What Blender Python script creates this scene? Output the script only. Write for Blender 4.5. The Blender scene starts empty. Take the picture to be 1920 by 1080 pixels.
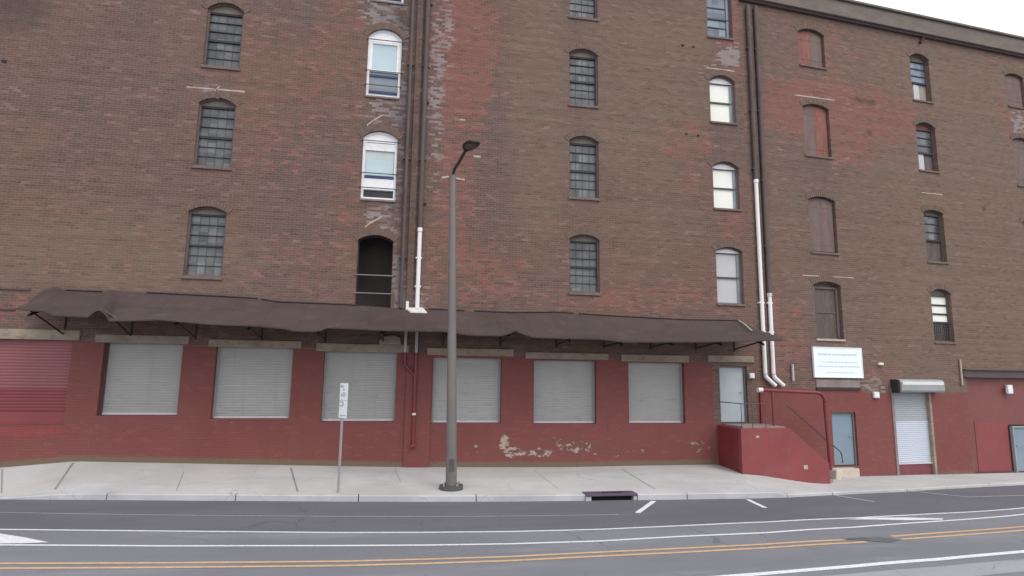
import bpy, bmesh, math, random
from mathutils import Vector, Matrix, noise, geometry
random.seed(7)
R = math.radians
scene = bpy.context.scene
COL = scene.collection

# ------------------------------------------------------------------ camera model
# World: X runs along the street front, Y away from the camera, Z up; metres.
F_PX, PITCH, ROLL, YAW = 1120.0, R(8.36), R(.75), R(10.2)
CAM_H = 3.0
BEND = R(5.0)                       # the second building turns 5 degrees back
Y_L = 18.6                          # street front of the first building
CX, CY = 11.75, 18.6                # the corner where the two buildings meet

def ray(px, py):
    x = (px-960)/F_PX; y = -(py-540)/F_PX
    c, s = math.cos(ROLL), math.sin(ROLL); x, y = c*x-s*y, s*x+c*y
    v = Vector((x, math.cos(PITCH)-y*math.sin(PITCH), math.sin(PITCH)+y*math.cos(PITCH)))
    return Matrix.Rotation(-YAW, 3, 'Z') @ v
def P_Y(px, py, Y=Y_L):             # survey a point on a plane parallel to the first front
    v = ray(px, py); t = Y/v.y
    return Vector((v.x*t, Y, CAM_H+v.z*t))
def P_L(px, py, Y=Y_L):
    p = P_Y(px, py, Y); return p.x, p.z
def P_R(px, py, off=0.0):           # (u, z) on the second front
    n = Vector((-math.sin(BEND), math.cos(BEND))); v = ray(px, py)
    t = (n.dot(Vector((CX, CY)))-off)/(n.x*v.x+n.y*v.y)
    x, y, z = v.x*t, v.y*t, CAM_H+v.z*t
    return (x-CX)*math.cos(BEND)+(y-CY)*math.sin(BEND), z
def smooth(a, b, x):
    t = min(1, max(0, (x-a)/(b-a))); return t*t*(3-2*t)
def zr(x):                          # the street falls a little towards the right
    return -.25*smooth(7, 16, x)
def P_G(px, py, lift=0.0):          # a point on the road surface
    v = ray(px, py); z = 0
    for _ in range(12):
        t = (z-CAM_H)/v.z; x = v.x*t; z = zr(x)
    return Vector((v.x*t, v.y*t, z+lift))
def interp(tab, x):
    if x <= tab[0][0]: return tab[0][1]
    for (a, p), (b, q) in zip(tab, tab[1:]):
        if x <= b: return p+(q-p)*(x-a)/(b-a)
    return tab[-1][1]

# ------------------------------------------------------------------ materials
class NT:
    def __init__(s, name):
        s.m = bpy.data.materials.new(name); s.m.use_nodes = True
        s.t = s.m.node_tree; s.t.nodes.clear()
        s.out = s.n('ShaderNodeOutputMaterial'); s.b = s.n('ShaderNodeBsdfPrincipled')
        s.l(s.b.outputs[0], s.out.inputs[0])
    def n(s, typ, **kw):
        o = s.t.nodes.new(typ)
        for k, v in kw.items(): setattr(o, k, v)
        return o
    def l(s, a, b): s.t.links.new(a, b)
    def put(s, sock, v):
        if isinstance(v, bpy.types.NodeSocket): s.l(v, sock)
        elif v is not None: sock.default_value = v
    def math(s, op, a, b=None, c=None, clamp=False):
        o = s.n('ShaderNodeMath', operation=op, use_clamp=clamp)
        s.put(o.inputs[0], a); s.put(o.inputs[1], b)
        if c is not None: s.put(o.inputs[2], c)
        return o.outputs[0]
    def mix(s, f, a, b, mode='MIX'):
        o = s.n('ShaderNodeMix', data_type='RGBA', blend_type=mode)
        s.put(o.inputs[0], f); s.put(o.inputs[6], c4(a)); s.put(o.inputs[7], c4(b))
        return o.outputs[2]
    def step(s, v, lo, hi):
        o = s.n('ShaderNodeMapRange', interpolation_type='SMOOTHSTEP')
        s.put(o.inputs[0], v); o.inputs[1].default_value = lo; o.inputs[2].default_value = hi
        return o.outputs[0]
    def remap(s, v, lo, hi, a, b):
        o = s.n('ShaderNodeMapRange')
        s.put(o.inputs[0], v)
        for i, q in zip((1, 2, 3, 4), (lo, hi, a, b)): o.inputs[i].default_value = q
        return o.outputs[0]
    def noise(s, vec, scale, detail=4, rough=.55, scl=None):
        if scl:
            mp = s.n('ShaderNodeMapping'); s.l(vec, mp.inputs[0]); mp.inputs[3].default_value = scl; vec = mp.outputs[0]
        o = s.n('ShaderNodeTexNoise'); s.l(vec, o.inputs['Vector'])
        o.inputs['Scale'].default_value = scale; o.inputs['Detail'].default_value = detail; o.inputs['Roughness'].default_value = rough
        return o.outputs['Fac']
    def bump(s, h, strength, dist):
        o = s.n('ShaderNodeBump'); o.inputs['Strength'].default_value = strength; o.inputs['Distance'].default_value = dist
        s.l(h, o.inputs['Height']); s.l(o.outputs[0], s.b.inputs['Normal'])
    def coord(s): return s.n('ShaderNodeTexCoord').outputs['Object']
def c4(v):
    if isinstance(v, (tuple, list)) and len(v) == 3: return (*v, 1)
    return v

def plain(name, col, rough=.6, var=.18, scale=3.0, metal=0.0, dirt=None, dirt_amt=.35, stretch=None, bump=0.0, bscale=60, spec=None):
    t = NT(name); o = t.coord()
    n1 = t.noise(o, scale, 5, .6, stretch)
    k = t.remap(n1, .25, .75, 1-var, 1+var)
    col_ = t.mix(1.0, col, t.n('ShaderNodeCombineColor').outputs[0], 'MULTIPLY')
    cc = t.t.nodes[-1]
    for nd in t.t.nodes:
        if nd.bl_idname == 'ShaderNodeCombineColor':
            for i in range(3): t.l(k, nd.inputs[i])
    if dirt:
        n2 = t.noise(o, scale*2.3, 6, .65, stretch)
        f = t.math('MULTIPLY', t.step(n2, .5, .72), dirt_amt)
        col_ = t.mix(f, col_, dirt)
    t.l(col_, t.b.inputs['Base Color'])
    n3 = t.noise(o, scale*4, 3)
    t.l(t.remap(n3, .3, .7, max(.02, rough-.1), min(1, rough+.1)), t.b.inputs['Roughness'])
    t.b.inputs['Metallic'].default_value = metal
    if spec is not None: t.b.inputs['Specular IOR Level'].default_value = spec
    if bump: t.bump(t.noise(o, bscale, 4), bump, .004)
    return t.m

BRICK_W, BRICK_H = .213, .0735
def brick_pattern(t):
    o = t.coord(); sp = t.n('ShaderNodeSeparateXYZ'); t.l(o, sp.inputs[0])
    wob = t.noise(o, .7, 2)
    z = t.math('ADD', sp.outputs[2], t.math('MULTIPLY', t.math('SUBTRACT', wob, .5), .05))
    hx = t.math('ADD', sp.outputs[0], sp.outputs[1])       # the side walls read their depth axis
    cb = t.n('ShaderNodeCombineXYZ'); t.l(hx, cb.inputs[0]); t.l(z, cb.inputs[1])
    br = t.n('ShaderNodeTexBrick'); t.l(cb.outputs[0], br.inputs['Vector'])
    br.inputs['Scale'].default_value = 1; br.inputs['Brick Width'].default_value = BRICK_W; br.inputs['Row Height'].default_value = BRICK_H
    br.inputs['Mortar Size'].default_value = .0075; br.inputs['Mortar Smooth'].default_value = .4
    row = t.math('FLOOR', t.math('DIVIDE', z, BRICK_H))
    par = t.math('MODULO', t.math('ABSOLUTE', row), 2)
    colm = t.math('FLOOR', t.math('ADD', t.math('DIVIDE', hx, BRICK_W), t.math('MULTIPLY', par, .5)))
    cell = t.n('ShaderNodeCombineXYZ'); t.l(colm, cell.inputs[0]); t.l(row, cell.inputs[1])
    wn = t.n('ShaderNodeTexWhiteNoise', noise_dimensions='2D'); t.l(cell.outputs[0], wn.inputs['Vector'])
    wr = t.n('ShaderNodeTexWhiteNoise', noise_dimensions='1D'); t.l(row, wr.inputs['W'])
    return o, br.outputs['Fac'], wn.outputs['Value'], wr.outputs['Value']

def brick_material():
    t = NT('weathered_brick'); o, mort, cell, rowv = brick_pattern(t)
    at = t.n('ShaderNodeAttribute', attribute_name='wear'); sc_ = t.n('ShaderNodeSeparateColor'); t.l(at.outputs['Color'], sc_.inputs[0])
    fine = t.noise(o, 5, 6, .7); mid = t.noise(o, 1.1, 5, .6, (1, 1, 1.15)); big = t.noise(o, .22, 3, .55)
    streak = t.noise(o, 1.0, 4, .6, (.8, .8, 9))
    base = t.mix(t.step(big, .38, .62), (.160, .095, .076), (.136, .090, .079))
    tan = t.math('ADD', at.outputs['Alpha'], t.math('MULTIPLY', t.math('SUBTRACT', mid, .5), .8))
    base = t.mix(t.math('MULTIPLY', t.step(tan, .15, .95), .8), base, (.174, .122, .092))
    base = t.mix(t.math('MULTIPLY', t.step(mid, .48, .68), .5), base, (.162, .088, .074))
    def patch(ch, lo=.35, hi=.62, k=.5):
        v = t.math('ADD', sc_.outputs[ch], t.math('MULTIPLY', t.math('SUBTRACT', fine, .5), k))
        v = t.math('ADD', v, t.math('MULTIPLY', t.math('SUBTRACT', mid, .5), .5))
        return t.step(v, lo, hi)
    def by_brick(ch, soft):                     # wear takes whole bricks one by one, so its edge is broken
        v = t.math('ADD', sc_.outputs[ch], t.math('MULTIPLY', t.math('SUBTRACT', mid, .5), 1.1))
        v = t.math('ADD', v, t.math('MULTIPLY', t.math('SUBTRACT', fine, .5), .5))
        return t.step(t.math('SUBTRACT', v, t.math('MULTIPLY', cell, .75)), -.02, soft)
    base = t.mix(t.math('MULTIPLY', by_brick(0, .35), .8), base, (.225, .092, .079))
    # single bricks: some burnt dark, some pale
    base = t.mix(t.math('MULTIPLY', t.step(cell, .78, .98), .34), base, (.066, .048, .044))
    base = t.mix(t.math('MULTIPLY', t.step(cell, .25, .03), .3), base, (.25, .165, .13))
    k = t.math('MULTIPLY', t.remap(rowv, 0, 1, .92, 1.08), t.remap(streak, .3, .7, .93, 1.07))
    cm = t.n('ShaderNodeCombineColor')
    for i in range(3): t.l(k, cm.inputs[i])
    base = t.mix(1, base, cm.outputs[0], 'MULTIPLY')
    base = t.mix(t.math('MULTIPLY', mort, t.remap(fine, .3, .7, .3, .8)), base, (.25, .195, .158))
    base = t.mix(t.math('MULTIPLY', by_brick(1, .4), .75), base, (.29, .26, .26))
    base = t.mix(t.math('MULTIPLY', patch(2, .3, .8), .66), base, (.055, .044, .044))
    t.l(base, t.b.inputs['Base Color']); t.b.inputs['Roughness'].default_value = .9
    t.b.inputs['Specular IOR Level'].default_value = .25
    h = t.math('ADD', t.math('MULTIPLY', mort, -1), t.math('MULTIPLY', t.math('ADD', fine, cell), .35))
    t.bump(h, .6, .012)
    return t.m

def painted_material():
    t = NT('red_painted_brick'); o, mort, cell, rowv = brick_pattern(t)
    at = t.n('ShaderNodeAttribute', attribute_name='wear'); sc_ = t.n('ShaderNodeSeparateColor'); t.l(at.outputs['Color'], sc_.inputs[0])
    fine = t.noise(o, 6, 6, .7); mid = t.noise(o, .9, 4, .6); big = t.noise(o, .3, 2)
    base = t.mix(t.step(big, .4, .6), (.184, .056, .050), (.196, .063, .057))
    base = t.mix(t.math('MULTIPLY', t.step(mid, .5, .7), .35), base, (.19, .072, .067))
    base = t.mix(t.math('MULTIPLY', t.step(sc_.outputs[0], .45, .52), .8), base, (.275, .052, .056))   # a brighter repaint
    base = t.mix(t.math('MULTIPLY', t.step(fine, .6, .75), .18), base, (.12, .04, .04))
    base = t.mix(t.math('MULTIPLY', t.step(cell, .85, .97), .2), base, (.30, .11, .10))
    drip = t.noise(o, 1.0, 5, .65, (7, 7, .5))
    base = t.mix(t.math('MULTIPLY', t.step(drip, .54, .72), .35), base, (.13, .048, .046))
    base = t.mix(t.math('MULTIPLY', t.step(t.noise(o, 2.4, 6, .75), .58, .70), .3), base, (.29, .125, .115))
    base = t.mix(t.math('MULTIPLY', mort, .38), base, (.12, .035, .035))
    # flaked paint shows pale render and brick
    pv = t.noise(o, 3.6, 6, .72, (1, 1, 1.7))
    v = t.math('ADD', t.math('SUBTRACT', sc_.outputs[1], .70), t.math('MULTIPLY', t.math('SUBTRACT', pv, .5), 2.4))
    base = t.mix(t.math('MULTIPLY', t.step(v, .02, .16), .9), base, (.115, .062, .052))
    base = t.mix(t.math('MULTIPLY', t.step(v, .14, .34), .85), base, (.46, .34, .30))
    g = t.math('ADD', sc_.outputs[2], t.math('MULTIPLY', t.math('SUBTRACT', fine, .5), .6))
    base = t.mix(t.math('MULTIPLY', t.step(g, .35, .9), .75), base, (.15, .13, .085))
    t.l(base, t.b.inputs['Base Color']); t.b.inputs['Roughness'].default_value = .62
    t.b.inputs['Specular IOR Level'].default_value = .3
    h = t.math('ADD', t.math('MULTIPLY', mort, -.6), t.math('MULTIPLY', fine, .3))
    t.bump(h, .55, .009)
    return t.m

def asphalt_material(name, c1, c2, worn):
    t = NT(name); o = t.coord()
    n1 = t.noise(o, .5, 5, .6, (.35, 1, 1)); n2 = t.noise(o, 45, 3, .7); n3 = t.noise(o, .8, 6, .65, (.25, 1.6, 1))
    base = t.mix(t.step(n1, .35, .65), c1, c2)
    base = t.mix(t.math('MULTIPLY', t.step(n3, .52, .7), worn), base, tuple(x*1.35 for x in c2))
    base = t.mix(t.math('MULTIPLY', t.step(n2, .55, .75), .35), base, tuple(x*1.9 for x in c1))
    base = t.mix(t.math('MULTIPLY', t.step(n2, .42, .3), .35), base, tuple(x*.5 for x in c1))
    # thin wandering cracks
    vo = t.n('ShaderNodeTexVoronoi', feature='DISTANCE_TO_EDGE'); dn = t.n('ShaderNodeTexNoise'); dn.inputs['Scale'].default_value = .9; dn.inputs['Detail'].default_value = 5
    t.l(o, dn.inputs['Vector']); ad = t.n('ShaderNodeVectorMath', operation='MULTIPLY_ADD'); t.l(dn.outputs['Color'], ad.inputs[0]); ad.inputs[1].default_value = (1.6, 1.6, 0); t.l(o, ad.inputs[2])
    t.l(ad.outputs[0], vo.inputs['Vector']); vo.inputs['Scale'].default_value = .28
    cr = t.math('MULTIPLY', t.step(vo.outputs['Distance'], .006, .001), t.step(n1, .45, .6))
    base = t.mix(t.math('MULTIPLY', cr, .4), base, (.04, .04, .042))
    t.l(base, t.b.inputs['Base Color']); t.b.inputs['Roughness'].default_value = .88
    t.b.inputs['Specular IOR Level'].default_value = .3
    t.bump(n2, .35, .006)
    return t.m

def concrete_material(name, c1, c2, stain, amt=.4):
    t = NT(name); o = t.coord()
    n1 = t.noise(o, .55, 5, .6); n2 = t.noise(o, 1.3, 8, .75); n3 = t.noise(o, 70, 3, .7)
    base = t.mix(t.step(n1, .35, .65), c1, c2)
    base = t.mix(t.math('MULTIPLY', t.step(n2, .52, .72), amt), base, stain)
    base = t.mix(t.math('MULTIPLY', t.step(n3, .5, .75), .15), base, tuple(x*.6 for x in c1))
    vo = t.n('ShaderNodeTexVoronoi'); t.l(o, vo.inputs['Vector']); vo.inputs['Scale'].default_value = 2.6
    base = t.mix(t.math('MULTIPLY', t.step(vo.outputs['Distance'], .035, .02), .35), base, (.16, .16, .16))   # gum spots
    vc = t.n('ShaderNodeTexVoronoi', feature='DISTANCE_TO_EDGE'); ad = t.n('ShaderNodeVectorMath', operation='MULTIPLY_ADD'); dn = t.n('ShaderNodeTexNoise'); dn.inputs['Scale'].default_value = 1.1; dn.inputs['Detail'].default_value = 6
    t.l(o, dn.inputs['Vector']); t.l(dn.outputs['Color'], ad.inputs[0]); ad.inputs[1].default_value = (1.5, 1.5, 0); t.l(o, ad.inputs[2]); t.l(ad.outputs[0], vc.inputs['Vector']); vc.inputs['Scale'].default_value = .33
    cr = t.math('MULTIPLY', t.step(vc.outputs['Distance'], .006, .001), t.step(n1, .42, .58))
    base = t.mix(t.math('MULTIPLY', cr, .45), base, (.15, .15, .14))
    base = t.mix(t.math('MULTIPLY', t.step(t.noise(o, .8, 5, .6, (.5, 2, 1)), .53, .7), .35), base, tuple(x*.72 for x in c1))
    t.l(base, t.b.inputs['Base Color']); t.b.inputs['Roughness'].default_value = .9
    t.b.inputs['Specular IOR Level'].default_value = .25
    t.bump(n3, .25, .003)
    return t.m

def glass_material(name, col, rough=.08, var=.3):
    t = NT(name); o = t.coord()
    n1 = t.noise(o, 1.7, 3); n2 = t.noise(o, 7, 5, .7)
    cm = t.n('ShaderNodeCombineColor'); k = t.remap(n1, .3, .7, 1-var, 1+var)
    for i in range(3): t.l(k, cm.inputs[i])
    b = t.mix(1, col, cm.outputs[0], 'MULTIPLY')
    sp = t.n('ShaderNodeSeparateXYZ'); t.l(o, sp.inputs[0]); cb = t.n('ShaderNodeCombineXYZ')
    t.l(t.math('FLOOR', t.math('DIVIDE', sp.outputs[0], .245)), cb.inputs[0]); t.l(t.math('FLOOR', t.math('DIVIDE', sp.outputs[2], .31)), cb.inputs[1])
    wn = t.n('ShaderNodeTexWhiteNoise', noise_dimensions='2D'); t.l(cb.outputs[0], wn.inputs['Vector'])
    if var > .2:                                # each small pane is a little different
        b = t.mix(t.math('MULTIPLY', t.step(wn.outputs['Value'], .45, 1.0), .55), b, tuple(x*.35 for x in col))
        b = t.mix(t.math('MULTIPLY', t.step(wn.outputs['Value'], .2, .0), .5), b, tuple(min(.4, x*2.0) for x in col))
    b = t.mix(t.math('MULTIPLY', t.step(n2, .55, .75), .25), b, (.17, .165, .15))
    t.l(b, t.b.inputs['Base Color']); t.l(t.remap(n2, .3, .7, rough, rough+.25), t.b.inputs['Roughness'])
    t.bump(n1, .08, .02)
    return t.m

def shutter_material(name, col, dirt, scuff):
    t = NT(name); o = t.coord()
    n1 = t.noise(o, .8, 4); n2 = t.noise(o, 2.2, 6, .7, (.6, 1, 1.6)); n3 = t.noise(o, 5, 5, .7, (.35, 1, 4))
    base = t.mix(t.math('MULTIPLY', t.step(n1, .4, .7), .4), col, tuple(x*.8 for x in col))
    base = t.mix(t.math('MULTIPLY', t.step(n2, .55, .75), .45), base, dirt)
    sp = t.n('ShaderNodeSeparateXYZ'); t.l(o, sp.inputs[0])
    low = t.step(sp.outputs[2], 3.1, 2.1)                   # scuffs where loading knocks it
    on = t.n('ShaderNodeObjectInfo').outputs['Random']
    base = t.mix(t.math('MULTIPLY', on, .22), base, dirt)
    base = t.mix(t.math('MULTIPLY', t.math('MULTIPLY', t.step(n3, .54, .68), low), .7), base, scuff)
    n4 = t.noise(o, 1.0, 5, .65, (5, 1, .45))
    base = t.mix(t.math('MULTIPLY', t.step(n4, .52, .75), .35), base, dirt)
    t.l(base, t.b.inputs['Base Color']); t.b.inputs['Roughness'].default_value = .5; t.b.inputs['Metallic'].default_value = .15
    return t.m

M = {}
M['brick'] = brick_material()
M['painted'] = painted_material()
M['asphalt'] = asphalt_material('travel_lane_asphalt', (.158, .160, .178), (.188, .190, .212), .5)
M['asphalt_dark'] = asphalt_material('parking_lane_asphalt', (.108, .108, .122), (.126, .126, .14), .3)
M['asphalt_old'] = asphalt_material('patched_asphalt', (.25, .26, .275), (.30, .31, .32), .4)
M['tar'] = plain('tar_patch', (.10, .10, .105), .85, .35, 5)
M['pavement'] = concrete_material('pavement_concrete', (.42, .416, .405), (.485, .48, .468), (.33, .325, .30))
M['kerb'] = concrete_material('kerb_concrete', (.40, .40, .41), (.49, .49, .495), (.29, .29, .29), .55)
M['joint'] = plain('joint_filler', (.23, .23, .23), .95)
M['ground'] = plain('far_ground', (.2, .2, .19), .95, .2, .2)
M['white_line'] = plain('white_road_paint', (.68, .68, .71), .7, .12, 9, dirt=(.27, .27, .29), dirt_amt=.7)
M['faint_line'] = plain('worn_white_paint', (.42, .42, .44), .8, .2, 5, dirt=(.15, .15, .16), dirt_amt=.8)
M['yellow_line'] = plain('yellow_road_paint', (.56, .36, .20), .7, .15, 6, dirt=(.30, .22, .16), dirt_amt=.7)
M['lintel'] = plain('stone_lintel', (.29, .24, .185), .9, .25, 1.6, dirt=(.13, .105, .08), dirt_amt=.7, stretch=(1, 1, 2), bump=.4, bscale=25)
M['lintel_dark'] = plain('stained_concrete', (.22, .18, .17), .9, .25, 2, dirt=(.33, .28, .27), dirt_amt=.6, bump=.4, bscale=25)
M['awning'] = plain('awning_roofing_felt', (.066, .046, .043), .75, .13, .6, dirt=(.046, .034, .032), dirt_amt=.7, bump=.25, bscale=14, stretch=(.5, 1, 1), spec=.3)
_nt = M['awning'].node_tree; _b = [n for n in _nt.nodes if n.bl_idname == 'ShaderNodeBsdfPrincipled'][0]
def _lap():
    lk = _b.inputs['Base Color'].links[0].from_socket
    tc = _nt.nodes.new('ShaderNodeTexCoord'); sp = _nt.nodes.new('ShaderNodeSeparateXYZ'); _nt.links.new(tc.outputs['Object'], sp.inputs[0])
    ns = _nt.nodes.new('ShaderNodeTexNoise'); ns.inputs['Scale'].default_value = 1.3; _nt.links.new(tc.outputs['Object'], ns.inputs['Vector'])
    def m(op, a, b):
        o = _nt.nodes.new('ShaderNodeMath'); o.operation = op
        for i, q in enumerate((a, b)):
            if isinstance(q, bpy.types.NodeSocket): _nt.links.new(q, o.inputs[i])
            else: o.inputs[i].default_value = q
        return o.outputs[0]
    x = m('ADD', sp.outputs[0], m('MULTIPLY', ns.outputs['Fac'], .12))
    lap = m('LESS_THAN', m('FRACT', m('DIVIDE', x, .93), 0), .022)
    rust = _nt.nodes.new('ShaderNodeMapRange'); rust.inputs[1].default_value = .55; rust.inputs[2].default_value = .75
    n2 = _nt.nodes.new('ShaderNodeTexNoise'); n2.inputs['Scale'].default_value = 2.2; n2.inputs['Detail'].default_value = 6; _nt.links.new(tc.outputs['Object'], n2.inputs['Vector']); _nt.links.new(n2.outputs['Fac'], rust.inputs[0])
    a = _nt.nodes.new('ShaderNodeMix'); a.data_type = 'RGBA'; _nt.links.new(m('MULTIPLY', lap, .45), a.inputs[0]); _nt.links.new(lk, a.inputs[6]); a.inputs[7].default_value = (.03, .024, .024, 1)
    c = _nt.nodes.new('ShaderNodeMix'); c.data_type = 'RGBA'; _nt.links.new(m('MULTIPLY', rust.outputs[0], .35), c.inputs[0]); _nt.links.new(a.outputs[2], c.inputs[6]); c.inputs[7].default_value = (.12, .095, .088, 1)
    _nt.links.new(c.outputs[2], _b.inputs['Base Color'])
_lap()
M['near_black'] = plain('dark_strip', (.03, .022, .022), .7)
M['old_wood'] = plain('dark_window_wood', (.12, .092, .088), .8, .25, 4, dirt=(.16, .11, .10), dirt_amt=.5, stretch=(1, 1, .3))
M['muntin'] = plain('black_muntin_bar', (.03, .028, .03), .7)
M['transom'] = plain('transom_board', (.155, .13, .105), .85, .25, 5)
M['sill'] = plain('brown_stone_sill', (.16, .115, .102), .9, .25, 6, bump=.3, bscale=20)
M['pane'] = glass_material('dusty_pane', (.108, .114, .118), .12)
M['pane_blue'] = glass_material('blue_grey_pane', (.15, .19, .25), .08)
M['pane_sky'] = glass_material('pale_blue_sash_pane', (.46, .58, .62), .07, .06)  # pale sky reflection put into the pane colour
M['pane_dark'] = glass_material('dark_open_sash', (.012, .012, .012), .1)
M['pane_bar'] = plain('dusty_glazing_bar', (.108, .11, .113), .7)
M['pane_mist'] = glass_material('pale_mist_pane', (.50, .54, .55), .08, .1)
M['pane_smoke'] = glass_material('grey_glazing', (.22, .25, .28), .08, .15)
M['vinyl'] = plain('white_vinyl_frame', (.80, .80, .81), .4, .06, 4, dirt=(.5, .49, .47), dirt_amt=.3)
M['navy'] = plain('navy_bar_paint', (.035, .05, .14), .5)
M['rail'] = plain('dark_guard_rail', (.07, .065, .065), .6)
M['grey_rail'] = plain('grey_guard_rail', (.22, .21, .21), .6)
M['blind'] = plain('cream_blind', (.84, .85, .78), .75, .05, .8)
M['blind_grey'] = plain('grey_blind', (.50, .50, .505), .75, .08, .8)
M['curtain'] = plain('pale_curtain_board', (.30, .27, .24), .85, .3, 3, stretch=(4, 1, .3))
M['rust'] = plain('rusty_shutter_steel', (.142, .10, .092), .75, .22, 2.2, dirt=(.24, .085, .055), dirt_amt=.75, stretch=(2.2, 1, .5))
M['rust_red'] = plain('red_rusted_steel', (.22, .085, .065), .8, .3, 3, dirt=(.12, .07, .065), dirt_amt=.7, stretch=(2.2, 1, .5))
M['boarded'] = plain('weathered_board', (.105, .082, .07), .85, .3, 3, dirt=(.19, .155, .135), dirt_amt=.6, stretch=(2, 1, .4))
M['dark_room'] = plain('unlit_room', (.02, .019, .019), .95)
M['room_back'] = plain('grey_room_back', (.085, .07, .065), .95, .3, 1.2)
M['room_wall'] = plain('room_side_wall', (.055, .038, .034), .95)
M['shutter'] = shutter_material('grey_rolling_shutter', (.365, .362, .350), (.26, .252, .236), (.20, .21, .235))
M['shutter_red'] = shutter_material('red_rolling_shutter', (.255, .085, .09), (.20, .07, .075), (.21, .05, .055))
M['shutter_band'] = shutter_material('dark_red_shutter_band', (.21, .040, .047), (.18, .042, .05), (.15, .03, .03))
M['shutter_pale'] = shutter_material('pale_rolling_shutter', (.36, .39, .41), (.32, .35, .37), (.34, .36, .40))
M['shutter_lower'] = shutter_material('paler_lower_slats', (.52, .56, .64), (.48, .52, .6), (.5, .53, .6))  # paler tone for the lower slats of the roller door
M['alu'] = plain('bare_metal_sill', (.60, .55, .58), .4, .1, 5, metal=.2)
M['hood'] = plain('galvanised_hood', (.30, .31, .31), .5, .12, 2, metal=.05, dirt=(.2, .2, .2))
M['hood_top'] = plain('pale_hood_top', (.66, .67, .67), .45, .08, 3)
M['door_pale'] = plain('pale_blue_door_paint', (.41, .46, .49), .45, .07, 1.5, dirt=(.34, .38, .42), dirt_amt=.4)
M['door_blue'] = plain('slate_blue_door_paint', (.20, .265, .325), .45, .07, 1.5, dirt=(.16, .2, .25), dirt_amt=.4)
M['door_frame'] = plain('grey_door_frame', (.17, .16, .16), .6)
M['brown_iron'] = plain('brown_iron_downpipe', (.088, .064, .06), .7, .3, 2, dirt=(.10, .06, .05))
M['pvc'] = plain('white_pvc_pipe', (.78, .77, .76), .35, .04, 2)
M['cement'] = plain('pale_cement', (.58, .55, .54), .9, .2, 6, dirt=(.36, .33, .32))
M['pvc_dirty'] = plain('grimy_white_pipe', (.46, .43, .40), .5, .15, 4)
M['red_pipe'] = plain('dark_red_pipe_paint', (.18, .028, .034), .4, .15, 3)
M['red_wall'] = plain('red_stair_paint', (.222, .046, .048), .6, .14, .9, dirt=(.21, .085, .082), dirt_amt=.5, bump=.25, bscale=18)
M['red_wall_shaded'] = plain('shaded_red_stair_paint', (.18, .026, .03), .6, .12, 1.2, bump=.25, bscale=18)  # the stair red again, with the end wall's shade put into the colour
M['red_board'] = plain('red_boarding', (.185, .055, .053), .6, .1, .8, bump=.15, bscale=12)
M['red_board_fresh'] = plain('fresh_red_boarding', (.222, .048, .050), .6, .1, 1.0, bump=.15, bscale=12)
M['stair_tread'] = concrete_material('stair_concrete', (.25, .2, .19), (.3, .25, .24), (.2, .1, .1), .5)
M['beige_step'] = concrete_material('beige_step_concrete', (.48, .42, .34), (.56, .50, .42), (.36, .3, .24), .4)
M['steel_beam'] = plain('dark_steel_beam', (.085, .06, .066), .6, .2, 2)
M['cornice'] = plain('grey_cornice', (.150, .122, .106), .85, .2, .9, dirt=(.11, .09, .08), dirt_amt=.5, stretch=(1, 1, 3), bump=.3, bscale=15)
M['roof'] = plain('flat_roof_felt', (.08, .08, .08), .95)
M['lamp_pole'] = plain('grey_lamp_pole', (.165, .15, .14), .5, .1, 1.5, metal=.2)
M['lamp_base'] = plain('dark_grey_base_plate', (.085, .085, .083), .6, .15, 4, metal=.2)
M['lamp_head'] = plain('brown_lamp_head', (.060, .036, .032), .5, .2, 4)
M['lens'] = glass_material('lamp_lens', (.10, .085, .07), .15)
M['galv'] = plain('galvanised_post', (.36, .35, .35), .5, .15, 5, metal=.35)
M['sign_white'] = plain('white_sign_face', (.74, .75, .78), .45, .05, 5)
M['sign_board'] = plain('white_notice_board', (.82, .90, .94), .5, .03, 2)
M['print_grey'] = plain('faded_print', (.58, .66, .70), .6, .1, 20)
M['print_dark'] = plain('dark_print', (.36, .33, .37), .6, .15, 20)
M['print_red'] = plain('faded_red_print', (.40, .30, .33), .6, .15, 20)
M['drain_steel'] = plain('purple_grey_cast_iron', (.115, .09, .125), .5, .2, 6, metal=.3)
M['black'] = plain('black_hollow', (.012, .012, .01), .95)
M['box_white'] = plain('white_box_plastic', (.72, .70, .68), .4, .04, 5)
M['mortar'] = plain('pale_mortar_patch', (.42, .36, .31), .95, .2, 8)
M['hole'] = plain('dark_socket', (.02, .017, .016), .95)
M['dark_red_trim'] = plain('dark_red_kickboard', (.17, .045, .055), .6)  # dark red of the board below the roller slats

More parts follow.
